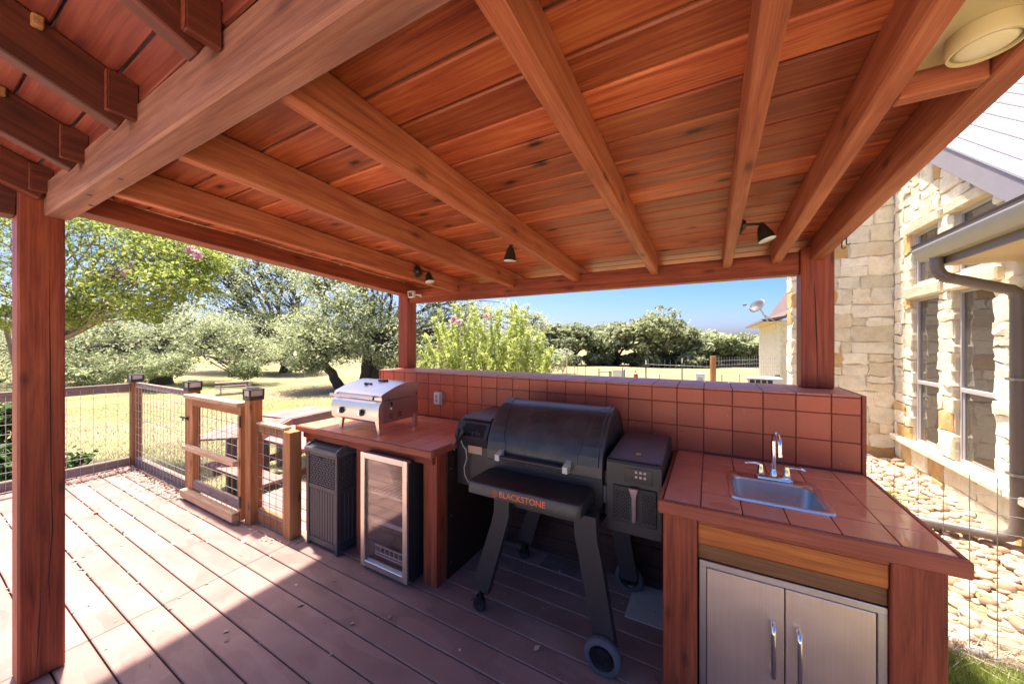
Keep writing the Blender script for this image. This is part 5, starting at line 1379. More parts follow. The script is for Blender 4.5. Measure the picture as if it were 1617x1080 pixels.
m = MB(); m.box((gxa + 0.155, 1.8, 2.262), (HX - 0.003, 4.48, 2.274)); part('soffit', m, M['soffit'], hs_)
m = MB(); m.box((gxa + 0.155, 4.482, 2.262), (HX - 0.003, 4.50, 2.43), 0.002); part('eave_end', m, M['soffit'], hs_)
m = MB(); pr = [(gxa + 0.01, 2.443), (2.9, 2.443 + 0.5 * (2.9 - gxa - 0.01)), (2.9, 2.463 + 0.5 * (2.9 - gxa - 0.01)), (gxa + 0.0, 2.465)]
m.extrude(pr, 'y', 1.8, 4.56); part('eave_roof', m, M['roof_dark'], hs_)
def ribbed(pts, name, parent, w_=0.042, d_=0.055):
    m = MB(); m.tube(pts, [w_] * len(pts), 12); return part(name, m, M['spout'], parent, auto=60)
ds = thing('downspout', 'brown downspout with ribbed elbows from the gutter to the stone wall', 'downspout', (2.1, 4.4, 0))
X_, Y_ = gxa + 0.085, 4.36
ribbed([(X_, Y_, 2.335), (X_, Y_, 2.25), (X_ + 0.006, Y_, 2.21), (X_ + 0.028, Y_, 2.17), (X_ + 0.065, Y_, 2.143), (X_ + 0.11, Y_, 2.128), (2.04, Y_, 2.035), (2.085, Y_, 2.02), (2.115, Y_, 1.99), (2.125, Y_, 1.94), (2.125, Y_, 0.16), (2.115, Y_ + 0.005, 0.10), (2.08, Y_ + 0.02, 0.055), (2.03, Y_ + 0.05, 0.035), (1.55, 4.66, -0.02)], 'pipe', ds)
for k in range(9):
    a = R(10 + k * 9); c = Vector((X_ + 0.10, Y_, 2.235)); r0 = 0.10
    p = c + Vector((-r0 * math.cos(a), 0, -r0 * math.sin(a))); d = Vector((math.sin(a), 0, -math.cos(a)))
    q = d.to_track_quat('Z', 'Y').to_matrix().to_4x4(); m = MB(); m.lathe([(0.0435, -0.002), (0.0452, 0.0), (0.0435, 0.002)], 14, p, q); part('elbow_rib', m, M['spout'], ds)
for z in (1.3, 0.55):
    m = MB(); m.box((2.078, Y_ - 0.05, z), (2.172, Y_ + 0.05, z + 0.02), 0.002); part('strap', m, M['wire'], ds)
# far wing with its eave
fw = thing('house_wing', 'far wing of the house with a brown roof seen past the right post', 'house', (4.2, 20, 0))
m = MB(); m.box((2.46, 17.2, -2), (7, 24, 2.48)); part('wall', m, M['stone_w'], fw)
m = MB(); m.box((2.44, 17.05, -2), (2.75, 17.19, 2.48)); part('corner_pier', m, M['stone'], fw)
m = MB(); m.box((2.76, 17.08, 0.2), (3.4, 17.18, 2.0)); part('window', m, M['frame'], fw)
m = MB(); m.extrude([(1.86, 2.50), (2.5, 2.62), (2.85, 2.95), (5.0, 6.6), (5.0, 6.4), (2.95, 2.85), (2.55, 2.53), (1.86, 2.42)], 'y', 16.7, 24); part('roof', m, M['shingle'], fw)
m = MB(); m.box((1.88, 16.72, 2.40), (2.46, 24, 2.418)); part('soffit', m, M['soffit'], fw)
m = MB(); m.extrude([(1.80, 2.52), (1.80, 2.44), (1.86, 2.415), (1.90, 2.415), (1.90, 2.52)], 'y', 16.7, 24); part('gutter', m, M['fascia'], fw)
sdsh = thing('satellite_dish', 'grey satellite dish on the eave of the far house wing', 'satellite dish', at(1205, 497, 13.3))
c = at(1197, 484, 13.2); ax = Vector((-0.62, -0.6, 0.5)).normalized(); q = ax.to_track_quat('Z', 'Y').to_matrix().to_4x4()
m = MB(); m.lathe([(0.0, 0.0), (0.10, 0.008), (0.20, 0.03), (0.29, 0.065), (0.285, 0.072), (0.19, 0.037), (0.0, 0.008)], 24, c, q); part('reflector', m, flat('dish_grey', (0.06, 0.058, 0.065), 0.5, noise=0.05), sdsh, sm=True)
m = MB(); e = at(1176, 482, 12.9); m.tube([c - ax * 0.02 + Vector((0, 0, -0.22)), e], 0.014, 6); part('feed_arm', m, M['white_plastic'], sdsh)
m = MB(); m.box(tuple(e - Vector((0.06, 0.06, 0.03))), tuple(e + Vector((0.06, 0.06, 0.05))), 0.01); part('receiver', m, M['fascia'], sdsh)
m = MB(); m.tube([c - ax * 0.05, at(1206, 497, 13.3), at(1213, 508, 13.4)], 0.025, 8); m.tube([at(1206, 497, 13.3), at(1225, 508, 13.5)], 0.018, 6); part('mast', m, M['wire'], sdsh)
m = MB(); m.lathe([(0.0, -0.08), (0.09, -0.06), (0.09, 0.0)], 12, c, q); part('mount', m, M['white_plastic'], sdsh)

# ================================================================== VEGETATION
def leaf_mesh(name, cen, size, mat, elong=1.7, up=0.35, rng=RNG, fold=True, dirs=None):
    """many leaf shaped faces: one four-cornered leaf per row of cen"""
    N = len(cen)
    cen = np.asarray(cen, dtype=np.float64)
    nrm = rng.normal(size=(N, 3)); nrm[:, 2] = np.abs(nrm[:, 2]) + up; nrm /= np.linalg.norm(nrm, axis=1)[:, None]
    a = rng.normal(size=(N, 3)) if dirs is None else dirs + rng.normal(size=(N, 3)) * 0.35
    a -= (a * nrm).sum(1)[:, None] * nrm; a /= np.maximum(np.linalg.norm(a, axis=1)[:, None], 1e-6)
    b = np.cross(nrm, a)
    s = (np.asarray(size) * np.ones(N)) * (0.5 + rng.gamma(2.0, 0.28, N))
    L = (s * 0.5 * math.sqrt(elong))[:, None]; W = (s * 0.5 / math.sqrt(elong))[:, None]
    v = np.empty((N, 4, 3))
    v[:, 0] = cen - a * L; v[:, 1] = cen + b * W + a * L * 0.05 + nrm * W * 0.25; v[:, 2] = cen + a * L; v[:, 3] = cen - b * W + a * L * 0.05 + nrm * W * 0.25
    me = bpy.data.meshes.new(name)
    me.vertices.add(N * 4); me.vertices.foreach_set('co', v.ravel())
    me.loops.add(N * 4); me.loops.foreach_set('vertex_index', np.arange(N * 4, dtype=np.int32))
    me.polygons.add(N); me.polygons.foreach_set('loop_start', np.arange(0, N * 4, 4, dtype=np.int32))
    try: me.polygons.foreach_set('loop_total', np.full(N, 4, dtype=np.int32))
    except Exception: pass
    me.materials.append(M[mat]); me.update(calc_edges=True)
    return me

def bend(a, b, sag=0.0, wob=0.1, n=6):
    a, b = Vector(a), Vector(b); L = (b - a).length; pts = []
    o = Vector((random.uniform(-1, 1), random.uniform(-1, 1), random.uniform(-0.5, 0.5))) * wob * L
    for i in range(n + 1):
        t = i / n; p = a.lerp(b, t) + o * math.sin(math.pi * t) + Vector((0, 0, sag * L * math.sin(math.pi * t)))
        if 0 < i < n: p += Vector((random.uniform(-1, 1), random.uniform(-1, 1), random.uniform(-1, 1))) * 0.03 * L
        pts.append(p)
    return pts

def tree(name, label, cat, base, trunk_top, r0, blobs, leaf, size, clumps, per, bark='bark', group=None, clump_r=0.32, twigs=3, trunks=None, elong=1.7, flat=1.0, twig_r=0.018):
    """blobs: (centre Vector, radius). Leaves gather in clumps near the outside of every blob; limbs reach each blob."""
    t = thing(name, label, cat, base, group)
    m = MB(); base = Vector(base); top = Vector(trunk_top)
    trs = trunks or [(base, top, r0)]
    for (b_, t_, r_) in trs:
        pts = bend(b_ - Vector((0, 0, 0.3)), t_, 0, 0.05, 6)
        m.tube(pts, [r_ * 1.45, r_ * 1.1, r_ * 0.98, r_ * 0.92, r_ * 0.86, r_ * 0.8, r_ * 0.74], 12)
    cen = []; 
    for (c, rad) in blobs:
        src = min(trs, key=lambda q: (q[1] - c).length)
        lim = bend(src[1], c, 0.06, 0.12, 6); rr = min(src[2] * 0.55, 0.06 * rad + 0.03)
        m.tube(lim, [rr * (1 - 0.11 * i) for i in range(7)], 8)
        cl = []
        for k in range(clumps):
            d = Vector((random.gauss(0, 1), random.gauss(0, 1), random.gauss(0, 1) * 0.9)); d.normalize()
            q = c + Vector((d.x, d.y, d.z * 0.72 * flat)) * rad * random.uniform(0.45, 1.0) ** 0.6
            cl.append(q)
            if k % max(1, clumps // twigs) == 0:
                m.tube(bend(lim[random.randint(3, 6)], q, 0.03, 0.15, 4), [twig_r * 2.2, twig_r * 1.8, twig_r * 1.3, twig_r, twig_r * 0.6], 5)
        cl = np.array([list(q) for q in cl])
        cr = rad * clump_r
        pts = np.repeat(cl, per, axis=0) + RNG.normal(size=(len(cl) * per, 3)) * np.array([cr, cr, cr * 0.55]) * 0.62
        cen.append(pts)
    part('trunk', m, M[bark], t, auto=60)
    cen = np.vstack(cen) - np.array(list(woff(t)))
    me = leaf_mesh('crown', cen, size, leaf, elong)
    link('crown', me, t)
    return t

def B(lst, f=1.0):
    return [(at(u, v, d), r * f) for (u, v, d, r) in lst]
def gpt(u, depth):
    p = at(u, 541, depth); return Vector((p.x, p.y, ground_z(p.x, p.y)))

# left spreading live oak
b0 = gpt(255, 26.5)
tree('live_oak', 'wide pale live oak whose low boughs hang behind the corner post', 'tree', b0, b0 + Vector((0.3, 0, 2.2)), 0.62,
     B([(120, 560, 24, 2.6), (190, 545, 25, 2.6), (265, 535, 25.5, 2.5), (330, 540, 26, 2.3), (395, 555, 26.5, 2.0), (150, 505, 26, 2.8), (235, 495, 27, 2.7), (310, 505, 27.5, 2.3), (60, 560, 23, 2.8), (0, 550, 24, 3.0), (70, 500, 26, 3.0), (225, 580, 23.5, 1.3), (265, 575, 23.2, 1.1), (160, 590, 23, 1.3), (90, 592, 22, 1.4), (385, 585, 26, 0.9), (-70, 540, 25, 3.2), (-60, 580, 24, 2.4), (360, 520, 27.5, 1.8)]),
     'oak_pale', 0.098, 46, 72, twigs=8, twig_r=0.03)
b0 = gpt(452, 36)
tree('live_oak', 'tall open live oak with bare dark limbs against the sky', 'tree', b0, at(455, 545, 36), 0.5,
     B([(345, 425, 35, 2.3), (400, 440, 35, 2.3), (380, 478, 35, 2.2), (435, 485, 34.5, 2.2), (445, 440, 36, 2.1), (350, 490, 35, 2.0), (415, 520, 34, 2.2), (470, 520, 34, 2.2), (330, 395, 36, 2.0), (395, 405, 36, 1.7), (455, 560, 33, 1.6), (410, 560, 33, 1.5), (425, 405, 37, 1.5), (300, 440, 36, 2.4), (320, 375, 37, 2.2), (365, 450, 36, 2.2), (400, 545, 35, 2.4), (350, 540, 36, 2.4), (470, 470, 35, 2.3), (490, 500, 35, 2.2), (460, 420, 36, 1.9), (360, 400, 36, 2.2), (430, 540, 35, 2.2), (390, 510, 35, 2.3)]),
     'oak_pale', 0.115, 30, 62, twigs=9, clump_r=0.30, twig_r=0.05)
# twin trunk oak
bA, bC = gpt(540, 24.5), gpt(577, 25.5)
tree('live_oak', 'grey green live oak with two trunks behind the small steel grill', 'tree', bC, at(582, 560, 25.5), 0.62,
     B([(500, 545, 22.5, 2.0), (545, 540, 23, 2.0), (600, 540, 24, 2.1), (560, 490, 24, 2.4), (525, 460, 25, 2.2), (595, 470, 25, 2.3), (630, 430, 26, 2.2), (570, 430, 26, 2.1), (535, 420, 27, 1.8), (645, 500, 25, 2.0), (690, 520, 26, 2.1), (650, 560, 24, 1.8), (700, 570, 25, 2.0), (720, 470, 27, 2.4), (770, 495, 28, 2.2), (760, 550, 27, 2.3), (820, 540, 29, 1.9), (480, 575, 22, 1.0), (510, 512, 23.5, 1.8), (625, 570, 23.5, 1.2), (690, 440, 27, 2.2), (840, 510, 30, 1.4), (500, 440, 26, 1.7), (560, 400, 26, 2.0), (610, 400, 26.5, 2.0), (545, 500, 24, 2.2), (480, 520, 23.5, 1.7), (660, 420, 27, 2.0)]),
     'oak_pale', 0.098, 38, 70, twigs=9, twig_r=0.035, trunks=[(bA, at(512, 575, 24.0), 0.33), (bC, at(580, 560, 25.5), 0.46), (bC + Vector((0.45, 0.1, 0)), at(600, 552, 25.6), 0.48)])
# small dark trunked tree and the woods behind
b0 = gpt(436, 52)
tree('small_tree', 'slim dark trunked tree standing far out in the field between the oaks', 'tree', b0, b0 + Vector((0, 0, 3.2)), 0.22, B([(432, 545, 52, 2.3), (448, 540, 53, 2.0), (420, 535, 52, 2.0)]), 'far_leaf', 0.3, 30, 50)
FT = [(850, 528, 86, 5.0), (880, 522, 84, 4.6), (908, 520, 82, 5.0), (940, 526, 88, 4.6), (975, 524, 84, 5.2), (1010, 522, 80, 5.2), (1042, 510, 78, 6.2), (1078, 528, 80, 5.0), (1112, 535, 86, 4.6), (1145, 538, 90, 4.6), (1178, 537, 86, 5.0), (1212, 541, 82, 4.6), (1240, 540, 80, 4.8),
      (810, 532, 80, 4.5), (770, 535, 82, 4.8), (1275, 542, 84, 5), (1320, 540, 86, 5)]
FL = ['rounded green oak just right of the bright shrub in the far treeline', 'dull grey green oak behind the white sign in the far treeline', 'half bare brownish tree in the far treeline', 'low dark oak left of the broad oak in the far treeline', 'bushy oak on the left shoulder of the tallest far oak', 'wide oak in front of the tallest one in the far treeline', 'tallest oak of the far treeline', 'oak on the right shoulder of the tallest far oak', 'low oak above the cedar fence post in the far treeline', 'dark oak right of the cedar fence post in the far treeline', 'broad low oak left of the satellite dish in the far treeline', 'pale low oak beneath the satellite dish in the far treeline', 'oak half hidden by the far house wing',
      'far oak behind the left part of the bright shrub', 'far oak behind the middle of the bright shrub', 'far oak hidden behind the right post', 'far oak hidden behind the house']
for (u, v, d, r), lab in zip(FT, FL):
    g = gpt(u, d); c = at(u, v + 12, d)
    bl = []
    for k in range(9):
        a = k * 2.4; rr = r * 0.62
        bl.append((c + Vector((math.cos(a) * r * 0.95 * random.uniform(0.4, 1), math.sin(a) * r * 0.8, random.uniform(-0.35, 0.28) * r)), rr * random.uniform(0.55, 1.2)))
    bl.append((c + Vector((0, 0, r * 0.35)), r * 0.6))
    for k in range(4): bl.append((Vector((c.x + random.uniform(-1, 1) * r, c.y + random.uniform(-1, 0.3) * r, g.z + 1.5)), r * 0.36))
    tree('oak_tree', lab, 'tree', g, Vector((g.x, g.y, g.z + 2.2)), 0.45, bl, ['far_leaf', 'oak_leaf', 'far_brown', 'far_leaf', 'oak_pale'][len(lab) % 5], random.uniform(0.42, 0.62), 26, 28, group='oaks along the far edge of the pasture', twigs=3, twig_r=0.1)
FT2 = [(-90, 545, 66, 6), (-230, 548, 62, 6.5), (-420, 550, 60, 6), (20, 545, 70, 6), (95, 545, 74, 6), (160, 542, 78, 6), (225, 548, 72, 5.5), (290, 545, 76, 6), (345, 548, 80, 5.5), (395, 548, 84, 5), (480, 547, 82, 5.5), (530, 545, 86, 5.5), (590, 545, 80, 5.5), (640, 540, 84, 6), (690, 540, 80, 6), (735, 540, 86, 5)]
for i, (u, v, d, r) in enumerate(FT2):
    g = gpt(u, d); c = at(u, v + 2, d)
    bl = [(c + Vector((math.cos(k * 2.4) * r * 0.9, math.sin(k * 2.4) * r * 0.8, random.uniform(-0.3, 0.25) * r)), r * 0.55) for k in range(8)]
    tree('oak_tree', 'oak in the distant woods seen through gaps under the near live oaks', 'tree', g, Vector((g.x, g.y, g.z + 2.5)), 0.4, bl, 'far_leaf', 0.6, 22, 22, group='oaks of the distant woods on the left', twigs=2, twig_r=0.1)

# crepe myrtle beside the deck, arching in from the left
b0 = gpt(62, 7.3)
cmt = tree('crepe_myrtle', 'yellow green crepe myrtle with a few pink blooms arching over the left fence', 'tree', b0, b0 + Vector((0.1, 0.05, 1.0)), 0.08,
     B([(130, 365, 6.8, 0.6), (195, 385, 6.6, 0.65), (250, 405, 6.5, 0.6), (150, 425, 6.7, 0.65), (215, 445, 6.4, 0.65), (275, 450, 6.2, 0.5), (110, 460, 6.9, 0.65), (165, 475, 6.5, 0.5), (235, 485, 6.2, 0.40), (295, 440, 6.3, 0.42), (15, 390, 7.2, 0.6), (0, 450, 7.2, 0.6), (60, 340, 7.2, 0.7), (180, 345, 7.0, 0.7), (-60, 400, 7.5, 0.8), (-40, 330, 7.6, 0.8), (125, 495, 6.6, 0.35), (300, 400, 6.6, 0.5), (245, 360, 6.9, 0.6), (0, 500, 7.0, 0.4), (100, 320, 7.4, 0.8), (275, 378, 6.8, 0.5), (330, 415, 6.7, 0.35), (200, 330, 7.2, 0.7), (60, 280, 7.5, 0.9), (150, 290, 7.5, 0.9)]),
     'myrtle_leaf', 0.040, 48, 30, bark='bark_pale', twigs=8, clump_r=0.40, trunks=[(b0 + Vector((0, 0, 0)), at(75, 520, 7.2), 0.055), (b0 + Vector((0.12, 0.1, 0)), at(40, 500, 7.3), 0.05), (b0 + Vector((-0.1, 0.15, 0)), at(10, 520, 7.4), 0.05), (b0 + Vector((0.15, -0.1, 0)), at(95, 540, 6.9), 0.045)], twig_r=0.007)
def blossom(parent, c, r, n):
    pts = np.array(list(c)) + RNG.normal(size=(n, 3)) * r * np.array([1, 1, 1.15]) - np.array(list(woff(parent)))
    link('blossom', leaf_mesh('blossom', pts, 0.034, 'petal', 1.1), parent)
for (u, v, d, r) in ((203, 431, 6.1, 0.05), (207, 424, 6.15, 0.035), (312, 402, 6.2, 0.035), (300, 395, 6.3, 0.03)):
    blossom(cmt, at(u, v, d), r, 130)

# bright shrub behind the tiled wall: many upright leafy stems
sb = gpt(775, 5.6)
shrub = thing('flowering_shrub', 'bright yellow green upright shrub with pink blooms behind the tiled wall', 'shrub', sb)
m = MB(); cen = []; dirs = []; tips = []
spec = [(690, 497), (705, 505), (700, 520), (722, 480), (735, 492), (748, 478), (760, 500), (775, 478), (788, 490), (800, 510), (806, 472), (815, 490), (830, 478), (825, 505), (842, 520), (853, 517), (862, 550), (870, 548), (672, 545), (680, 535), (712, 540), (740, 530), (770, 530), (795, 540), (820, 540), (845, 550), (668, 575), (690, 560), (725, 560), (755, 560), (785, 565), (810, 570), (835, 570), (858, 578), (700, 580), (740, 585), (775, 590), (815, 592), (850, 590), (655, 580), (668, 590)]
for (u, v) in spec * 2:
    d = random.uniform(4.9, 6.2)
    tip = at(u + random.uniform(-9, 9), v + random.uniform(-4, 14), d)
    base = sb + Vector((random.uniform(-0.5, 0.5), random.uniform(-0.4, 0.4), 0)) + (Vector((tip.x, tip.y, sb.z)) - sb) * 0.45
    ctrl = base.lerp(tip, 0.55) + Vector((base.x - tip.x, base.y - tip.y, 0)) * 0.12
    pts = [(1-t)**2 * base + 2*t*(1-t) * ctrl + t*t * tip for t in np.linspace(0, 1, 9)]
    m.tube(pts, [0.010, 0.009, 0.008, 0.007, 0.006, 0.005, 0.004, 0.003, 0.002], 5)
    tips.append(tip)
    for k in range(460):
        t = random.uniform(0.28, 1.02) ; p = (1-t)**2 * base + 2*t*(1-t) * ctrl + t*t * tip
        w_ = 0.075 * (1.12 - t) + 0.020
        o = Vector((random.gauss(0, 1), random.gauss(0, 1), random.gauss(0, 0.6))) * w_ * 0.75
        cen.append(p + o); dv = (o.normalized() * 0.7 + Vector((0, 0, 0.8))); dirs.append(dv)
part('stems', m, M['bark_pale'], shrub)
o = np.array(list(woff(shrub)))
link('foliage', leaf_mesh('foliage', np.array([list(p) for p in cen]) - o, 0.034, 'bush_leaf', 2.4, up=0.1, dirs=np.array([list(p) for p in dirs])), shrub)
for (u, v, d, r, n) in ((716, 505, 5.0, 0.020, 34), (725, 509, 5.0, 0.020, 34), (769, 499, 5.1, 0.018, 26), (694, 545, 5.0, 0.014, 16)):
    blossom(shrub, at(u, v, d), r, n)
# low dark leaved shrub at the far left, by the fence
def low_shrub(name, label, blobs, n, size, leaf):
    g = Vector((blobs[0][0].x, blobs[0][0].y, ground_z(blobs[0][0].x, blobs[0][0].y)))
    t = thing(name, label, 'shrub', g); m = MB(); cs = []
    for c, r in blobs:
        for k in range(9):
            q = c + Vector((random.gauss(0, .5), random.gauss(0, .5), random.gauss(0, .5))) * r; m.tube(bend(g, q, 0.1, 0.1, 4), [0.008, 0.007, 0.006, 0.004, 0.002], 5)
        cs.append(np.array(list(c)) + RNG.normal(size=(n, 3)) * r * 0.6)
    part('stems', m, M['bark_pale'], t); link('foliage', leaf_mesh('foliage', np.vstack(cs) - np.array(list(g)), size, leaf, 1.8), t); return t
low_shrub('leafy_shrub', 'dark leafy shrub against the wire fence left of the near post', B([(-5, 690, 5.0, 0.35), (8, 735, 4.9, 0.28), (-30, 650, 5.2, 0.4), (10, 660, 5.1, 0.16)]), 420, 0.075, 'dark_leaf')
low_shrub('leafy_sprig', 'small leafy sprig poking up outside the fence right of the near post', B([(118, 728, 5.2, 0.13), (134, 722, 5.25, 0.08), (108, 735, 5.2, 0.10)]), 38, 0.07, 'dark_leaf')
low_shrub('pale_bush', 'rounded pale bush in the pasture below the white sign', B([(868, 571, 34, 0.9), (880, 570, 34, 0.8), (858, 573, 34, 0.7)]), 500, 0.16, 'oak_pale')
low_shrub('green_bush', 'small dark green bush in the pasture left of the white sign post', B([(888, 565, 42, 0.8), (897, 566, 42, 0.8)]), 400, 0.2, 'far_leaf')

# ================================================================== RIVER STONES, GRASS, LITTER
def pebble_variant():
    import bmesh
    bm = bmesh.new(); bmesh.ops.create_icosphere(bm, subdivisions=2, radius=1.0)
    sx, sy, sz = 1.0, random.uniform(0.62, 0.9), random.uniform(0.48, 0.70); o = [random.uniform(0, 9) for _ in range(3)]
    for v in bm.verts:
        p = v.co; k = 1 + 0.10 * math.sin(p.x * 2.3 + o[0]) + 0.09 * math.sin(p.y * 2.9 + o[1]) + 0.08 * math.sin(p.z * 3.1 + o[2])
        v.co = Vector((p.x * sx * k, p.y * sy * k, p.z * sz * k))
    me = bpy.data.meshes.new('river_stone'); bm.to_mesh(me); bm.free(); me.materials.append(M['pebble'])
    me.polygons.foreach_set('use_smooth', [True] * len(me.polygons)); return me
PV = [pebble_variant() for _ in range(8)]
spots = []
random.seed(5)
yy = 3.04
while yy < 6.55:
    xx = 0.80
    while xx < HX - 0.02:
        s = random.uniform(0.022, 0.050) * (1.5 if random.random() < 0.10 else 1)
        spots.append((xx + random.uniform(-.03, .03), yy + random.uniform(-.03, .03), s)); xx += random.uniform(0.048, 0.076)
    yy += 0.054
def seen(x, y):
    r = x * cY + y * sY; d = -x * sY + y * cY
    u = 808.5 + FPX * r / d; return u < 1650 and not (u < 1365)
spots = [q for q in spots if seen(q[0], q[1])]
spots.sort(key=lambda q: math.hypot(q[0], q[1]) / q[2])
rest = MB()
for i, (x, y, s) in enumerate(spots):
    z = ground_z(x, y) + random.uniform(-0.012, 0.022) + s * 0.18
    rot = (random.uniform(-.35, .35), random.uniform(-.35, .35), random.uniform(0, 6.3))
    if i < 300:
        o = link('river_stone', PV[i % 8], None, (x, y, z), rot); o.scale = (s, s, s)
        tag(o, 'smooth tan river stone on the bed between the wire panel and the house', 'stone', 'river stones by the house')
    else:
        me = PV[i % 8]; Mx = Matrix.Translation(Vector((x, y, z))) @ (Matrix.Rotation(rot[2], 4, 'Z') @ Matrix.Rotation(rot[0], 4, 'X')) @ Matrix.Scale(s, 4)
        rest.add([Mx @ v.co for v in me.vertices], [tuple(p.vertices) for p in me.polygons])
def gravel_mat():
    t = NT('river_gravel'); g = t.n('NewGeometry').outputs['Random Per Island']
    col = t.ramp(g, [(0.0, (0.30, 0.175, 0.10)), (0.35, (0.41, 0.28, 0.175)), (0.7, (0.47, 0.36, 0.25)), (1.0, (0.60, 0.55, 0.47))])
    t.pbsdf(col, 0.75, normal=t.bump(t.noise(t.coord('Object'), 60, 3), 0.3, 0.01), spec=0.3); return t.mat
tag(part('river_gravel', rest, gravel_mat(), sm=True), 'smooth tan river stones packed along the house wall', 'gravel', kind='stuff')
bed = MB(); n = 14
vs = []; fs = []
for i in range(n + 1):
    for j in range(n + 1):
        x = 0.79 + (HX - 0.80) * i / n; y = 2.98 + 3.60 * j / n; vs.append((x, y, ground_z(x, y) + 0.004))
for i in range(n):
    for j in range(n): a = i * (n + 1) + j; fs.append((a, a + n + 1, a + n + 2, a + 1))
bed.add(vs, fs); tag(part('river_bed', bed, M['gravelbase'], sm=True), kind='structure')

def blades(name, label, pts, h, wdt, mat, lean=0.35, straw=False):
    N = len(pts); v = np.empty((N, 3, 3)); p = np.asarray(pts)
    a = RNG.uniform(0, 2 * math.pi, N); hh = h * RNG.uniform(0.5, 1.3, N)
    side = np.stack([np.cos(a), np.sin(a), np.zeros(N)], 1) * wdt
    ln = RNG.normal(size=(N, 3)) * lean; ln[:, 2] = np.abs(RNG.normal(size=N)) * 0.35 if straw else 1.0
    v[:, 0] = p - side; v[:, 1] = p + side; v[:, 2] = p + ln / np.linalg.norm(ln, axis=1)[:, None] * hh[:, None]
    me = bpy.data.meshes.new(name); me.vertices.add(N * 3); me.vertices.foreach_set('co', v.ravel()); me.loops.add(N * 3)
    me.loops.foreach_set('vertex_index', np.arange(N * 3, dtype=np.int32)); me.polygons.add(N); me.polygons.foreach_set('loop_start', np.arange(0, N * 3, 3, dtype=np.int32))
    try: me.polygons.foreach_set('loop_total', np.full(N, 3, dtype=np.int32))
    except Exception: pass
    me.materials.append(M[mat]); me.update(calc_edges=True)
    return tag(link(name, me), label, 'grass', kind='stuff')
P = [(x, y, ground_z(x, y)) for x, y in zip(RNG.uniform(0.8, 2.2, 60000), RNG.uniform(1.5, 2.95, 60000))]
blades('lawn_grass', 'bright green lawn grass at the corner of the sink counter', P, 0.065, 0.0022, 'grass', 0.5)
P = [(x, y, ground_z(x, y) + abs(z)) for x, y, z in zip(RNG.uniform(0.8, 2.1, 1500), RNG.normal(2.99, 0.05, 1500), RNG.normal(0.01, 0.02, 1500))]
blades('dry_straw', 'dry straw tangled along the foot of the wire panel', P, 0.17, 0.0022, 'straw', 1.0, True)
P = [(x, y, ground_z(x, y)) for x, y in zip(RNG.uniform(-12, -6.7, 24000), RNG.uniform(-0.5, 7, 24000))]
P += [(x, y, ground_z(x, y)) for x, y in zip(RNG.uniform(-9, -4.7, 14000), RNG.uniform(1.9, 7, 14000))]
blades('dry_grass', 'short dry grass on the lawn beyond the fence', P, 0.05, 0.004, 'straw', 0.6)
P = [(x, y, ground_z(x, y)) for x, y in zip(RNG.uniform(-26, -6.7, 60000), RNG.uniform(0, 24, 60000))]
blades('field_grass', 'longer mixed grass over the lawn towards the oaks', P, 0.09, 0.007, 'straw', 0.6)
# weeds among the stones
P = [(x, y, ground_z(x, y) + 0.03) for x, y in zip(RNG.normal(1.62, 0.07, 260), RNG.normal(5.1, 0.10, 260))] + [(x, y, ground_z(x, y) + 0.02) for x, y in zip(RNG.normal(1.95, 0.02, 12), RNG.normal(6.2, 0.03, 12))]
blades('weeds', 'few green weeds growing between the river stones', P, 0.10, 0.003, 'grass', 0.5)
# fallen leaves on the deck
L = []
for k in range(1500):
    q = random.random()
    if q < 0.55: L.append((random.uniform(-6.5, -4.7), 1.57 - abs(random.gauss(0, 0.09)), 0.004 + random.uniform(0, 0.02)))
    elif q < 0.75: L.append((-6.47 + abs(random.gauss(0, 0.16)), random.uniform(0.7, 1.55), 0.004 + random.uniform(0, 0.02)))
    elif q < 0.80: L.append((random.uniform(-4.7, -3.0), 1.57 - abs(random.gauss(0, 0.04)), 0.004))
    elif q < 0.96: L.append((random.uniform(-6.4, -3.2), D0 + DP * random.randint(-9, -1) + random.gauss(0, 0.004), 0.002))
    else: L.append((random.uniform(-6.4, -1.0), random.uniform(0.4, 1.6), 0.004))
me = leaf_mesh('fallen_leaves', np.array(L), 0.019, 'litter', 1.6, up=2.5)
tag(link('fallen_leaves', me), 'dry fallen leaves gathered along the deck fence and in the board gaps', 'leaves', kind='stuff')
L = [(random.uniform(-1.4, -0.25), random.uniform(1.85, 2.42), 0.005) for _ in range(26)] + [(random.uniform(-3, 0.2), random.uniform(0.6, 1.9), 0.004) for _ in range(30)]
tag(link('deck_crumbs', leaf_mesh('deck_crumbs', np.array(L), 0.015, 'litter', 1.4, up=2.0)), 'pale crumbs and bits of leaf scattered on the shaded deck', 'litter', kind='stuff')

# ================================================================== THINGS IN THE PASTURE
def tpost(u, vtop, d, label, white=True):
    p = gpt(u, d); z = at(u, vtop, d).z; t = thing('fence_post', label, 'post', p, 'thin posts of the pasture fence')
    m = MB(); m.box((p.x - 0.02, p.y - 0.02, p.z - 0.2), (p.x + 0.02, p.y + 0.02, z - 0.16)); part('shaft', m, M['black_metal'], t)
    m = MB(); m.box((p.x - 0.022, p.y - 0.022, z - 0.159), (p.x + 0.022, p.y + 0.022, z)); part('tip', m, M['white_plastic'] if white else M['black_metal'], t)
tpost(1020, 569, 13.5, 'white tipped metal post left of the one nearer the cedar post'); tpost(1077, 566, 12.8, 'white tipped metal post nearest the cedar fence post')
for i, (u, v, d) in enumerate(((925, 578, 30), (983, 580, 24), (1003, 584, 26), (1042, 591, 24), (1140, 592, 22), (1168, 591, 24), (907, 575, 40), (912, 574, 42))):
    tpost(u, v, d, 'slim dark post out in the dry pasture', False)
cp_ = gpt(1126, 12.0); cz = at(1126, 562, 12).z
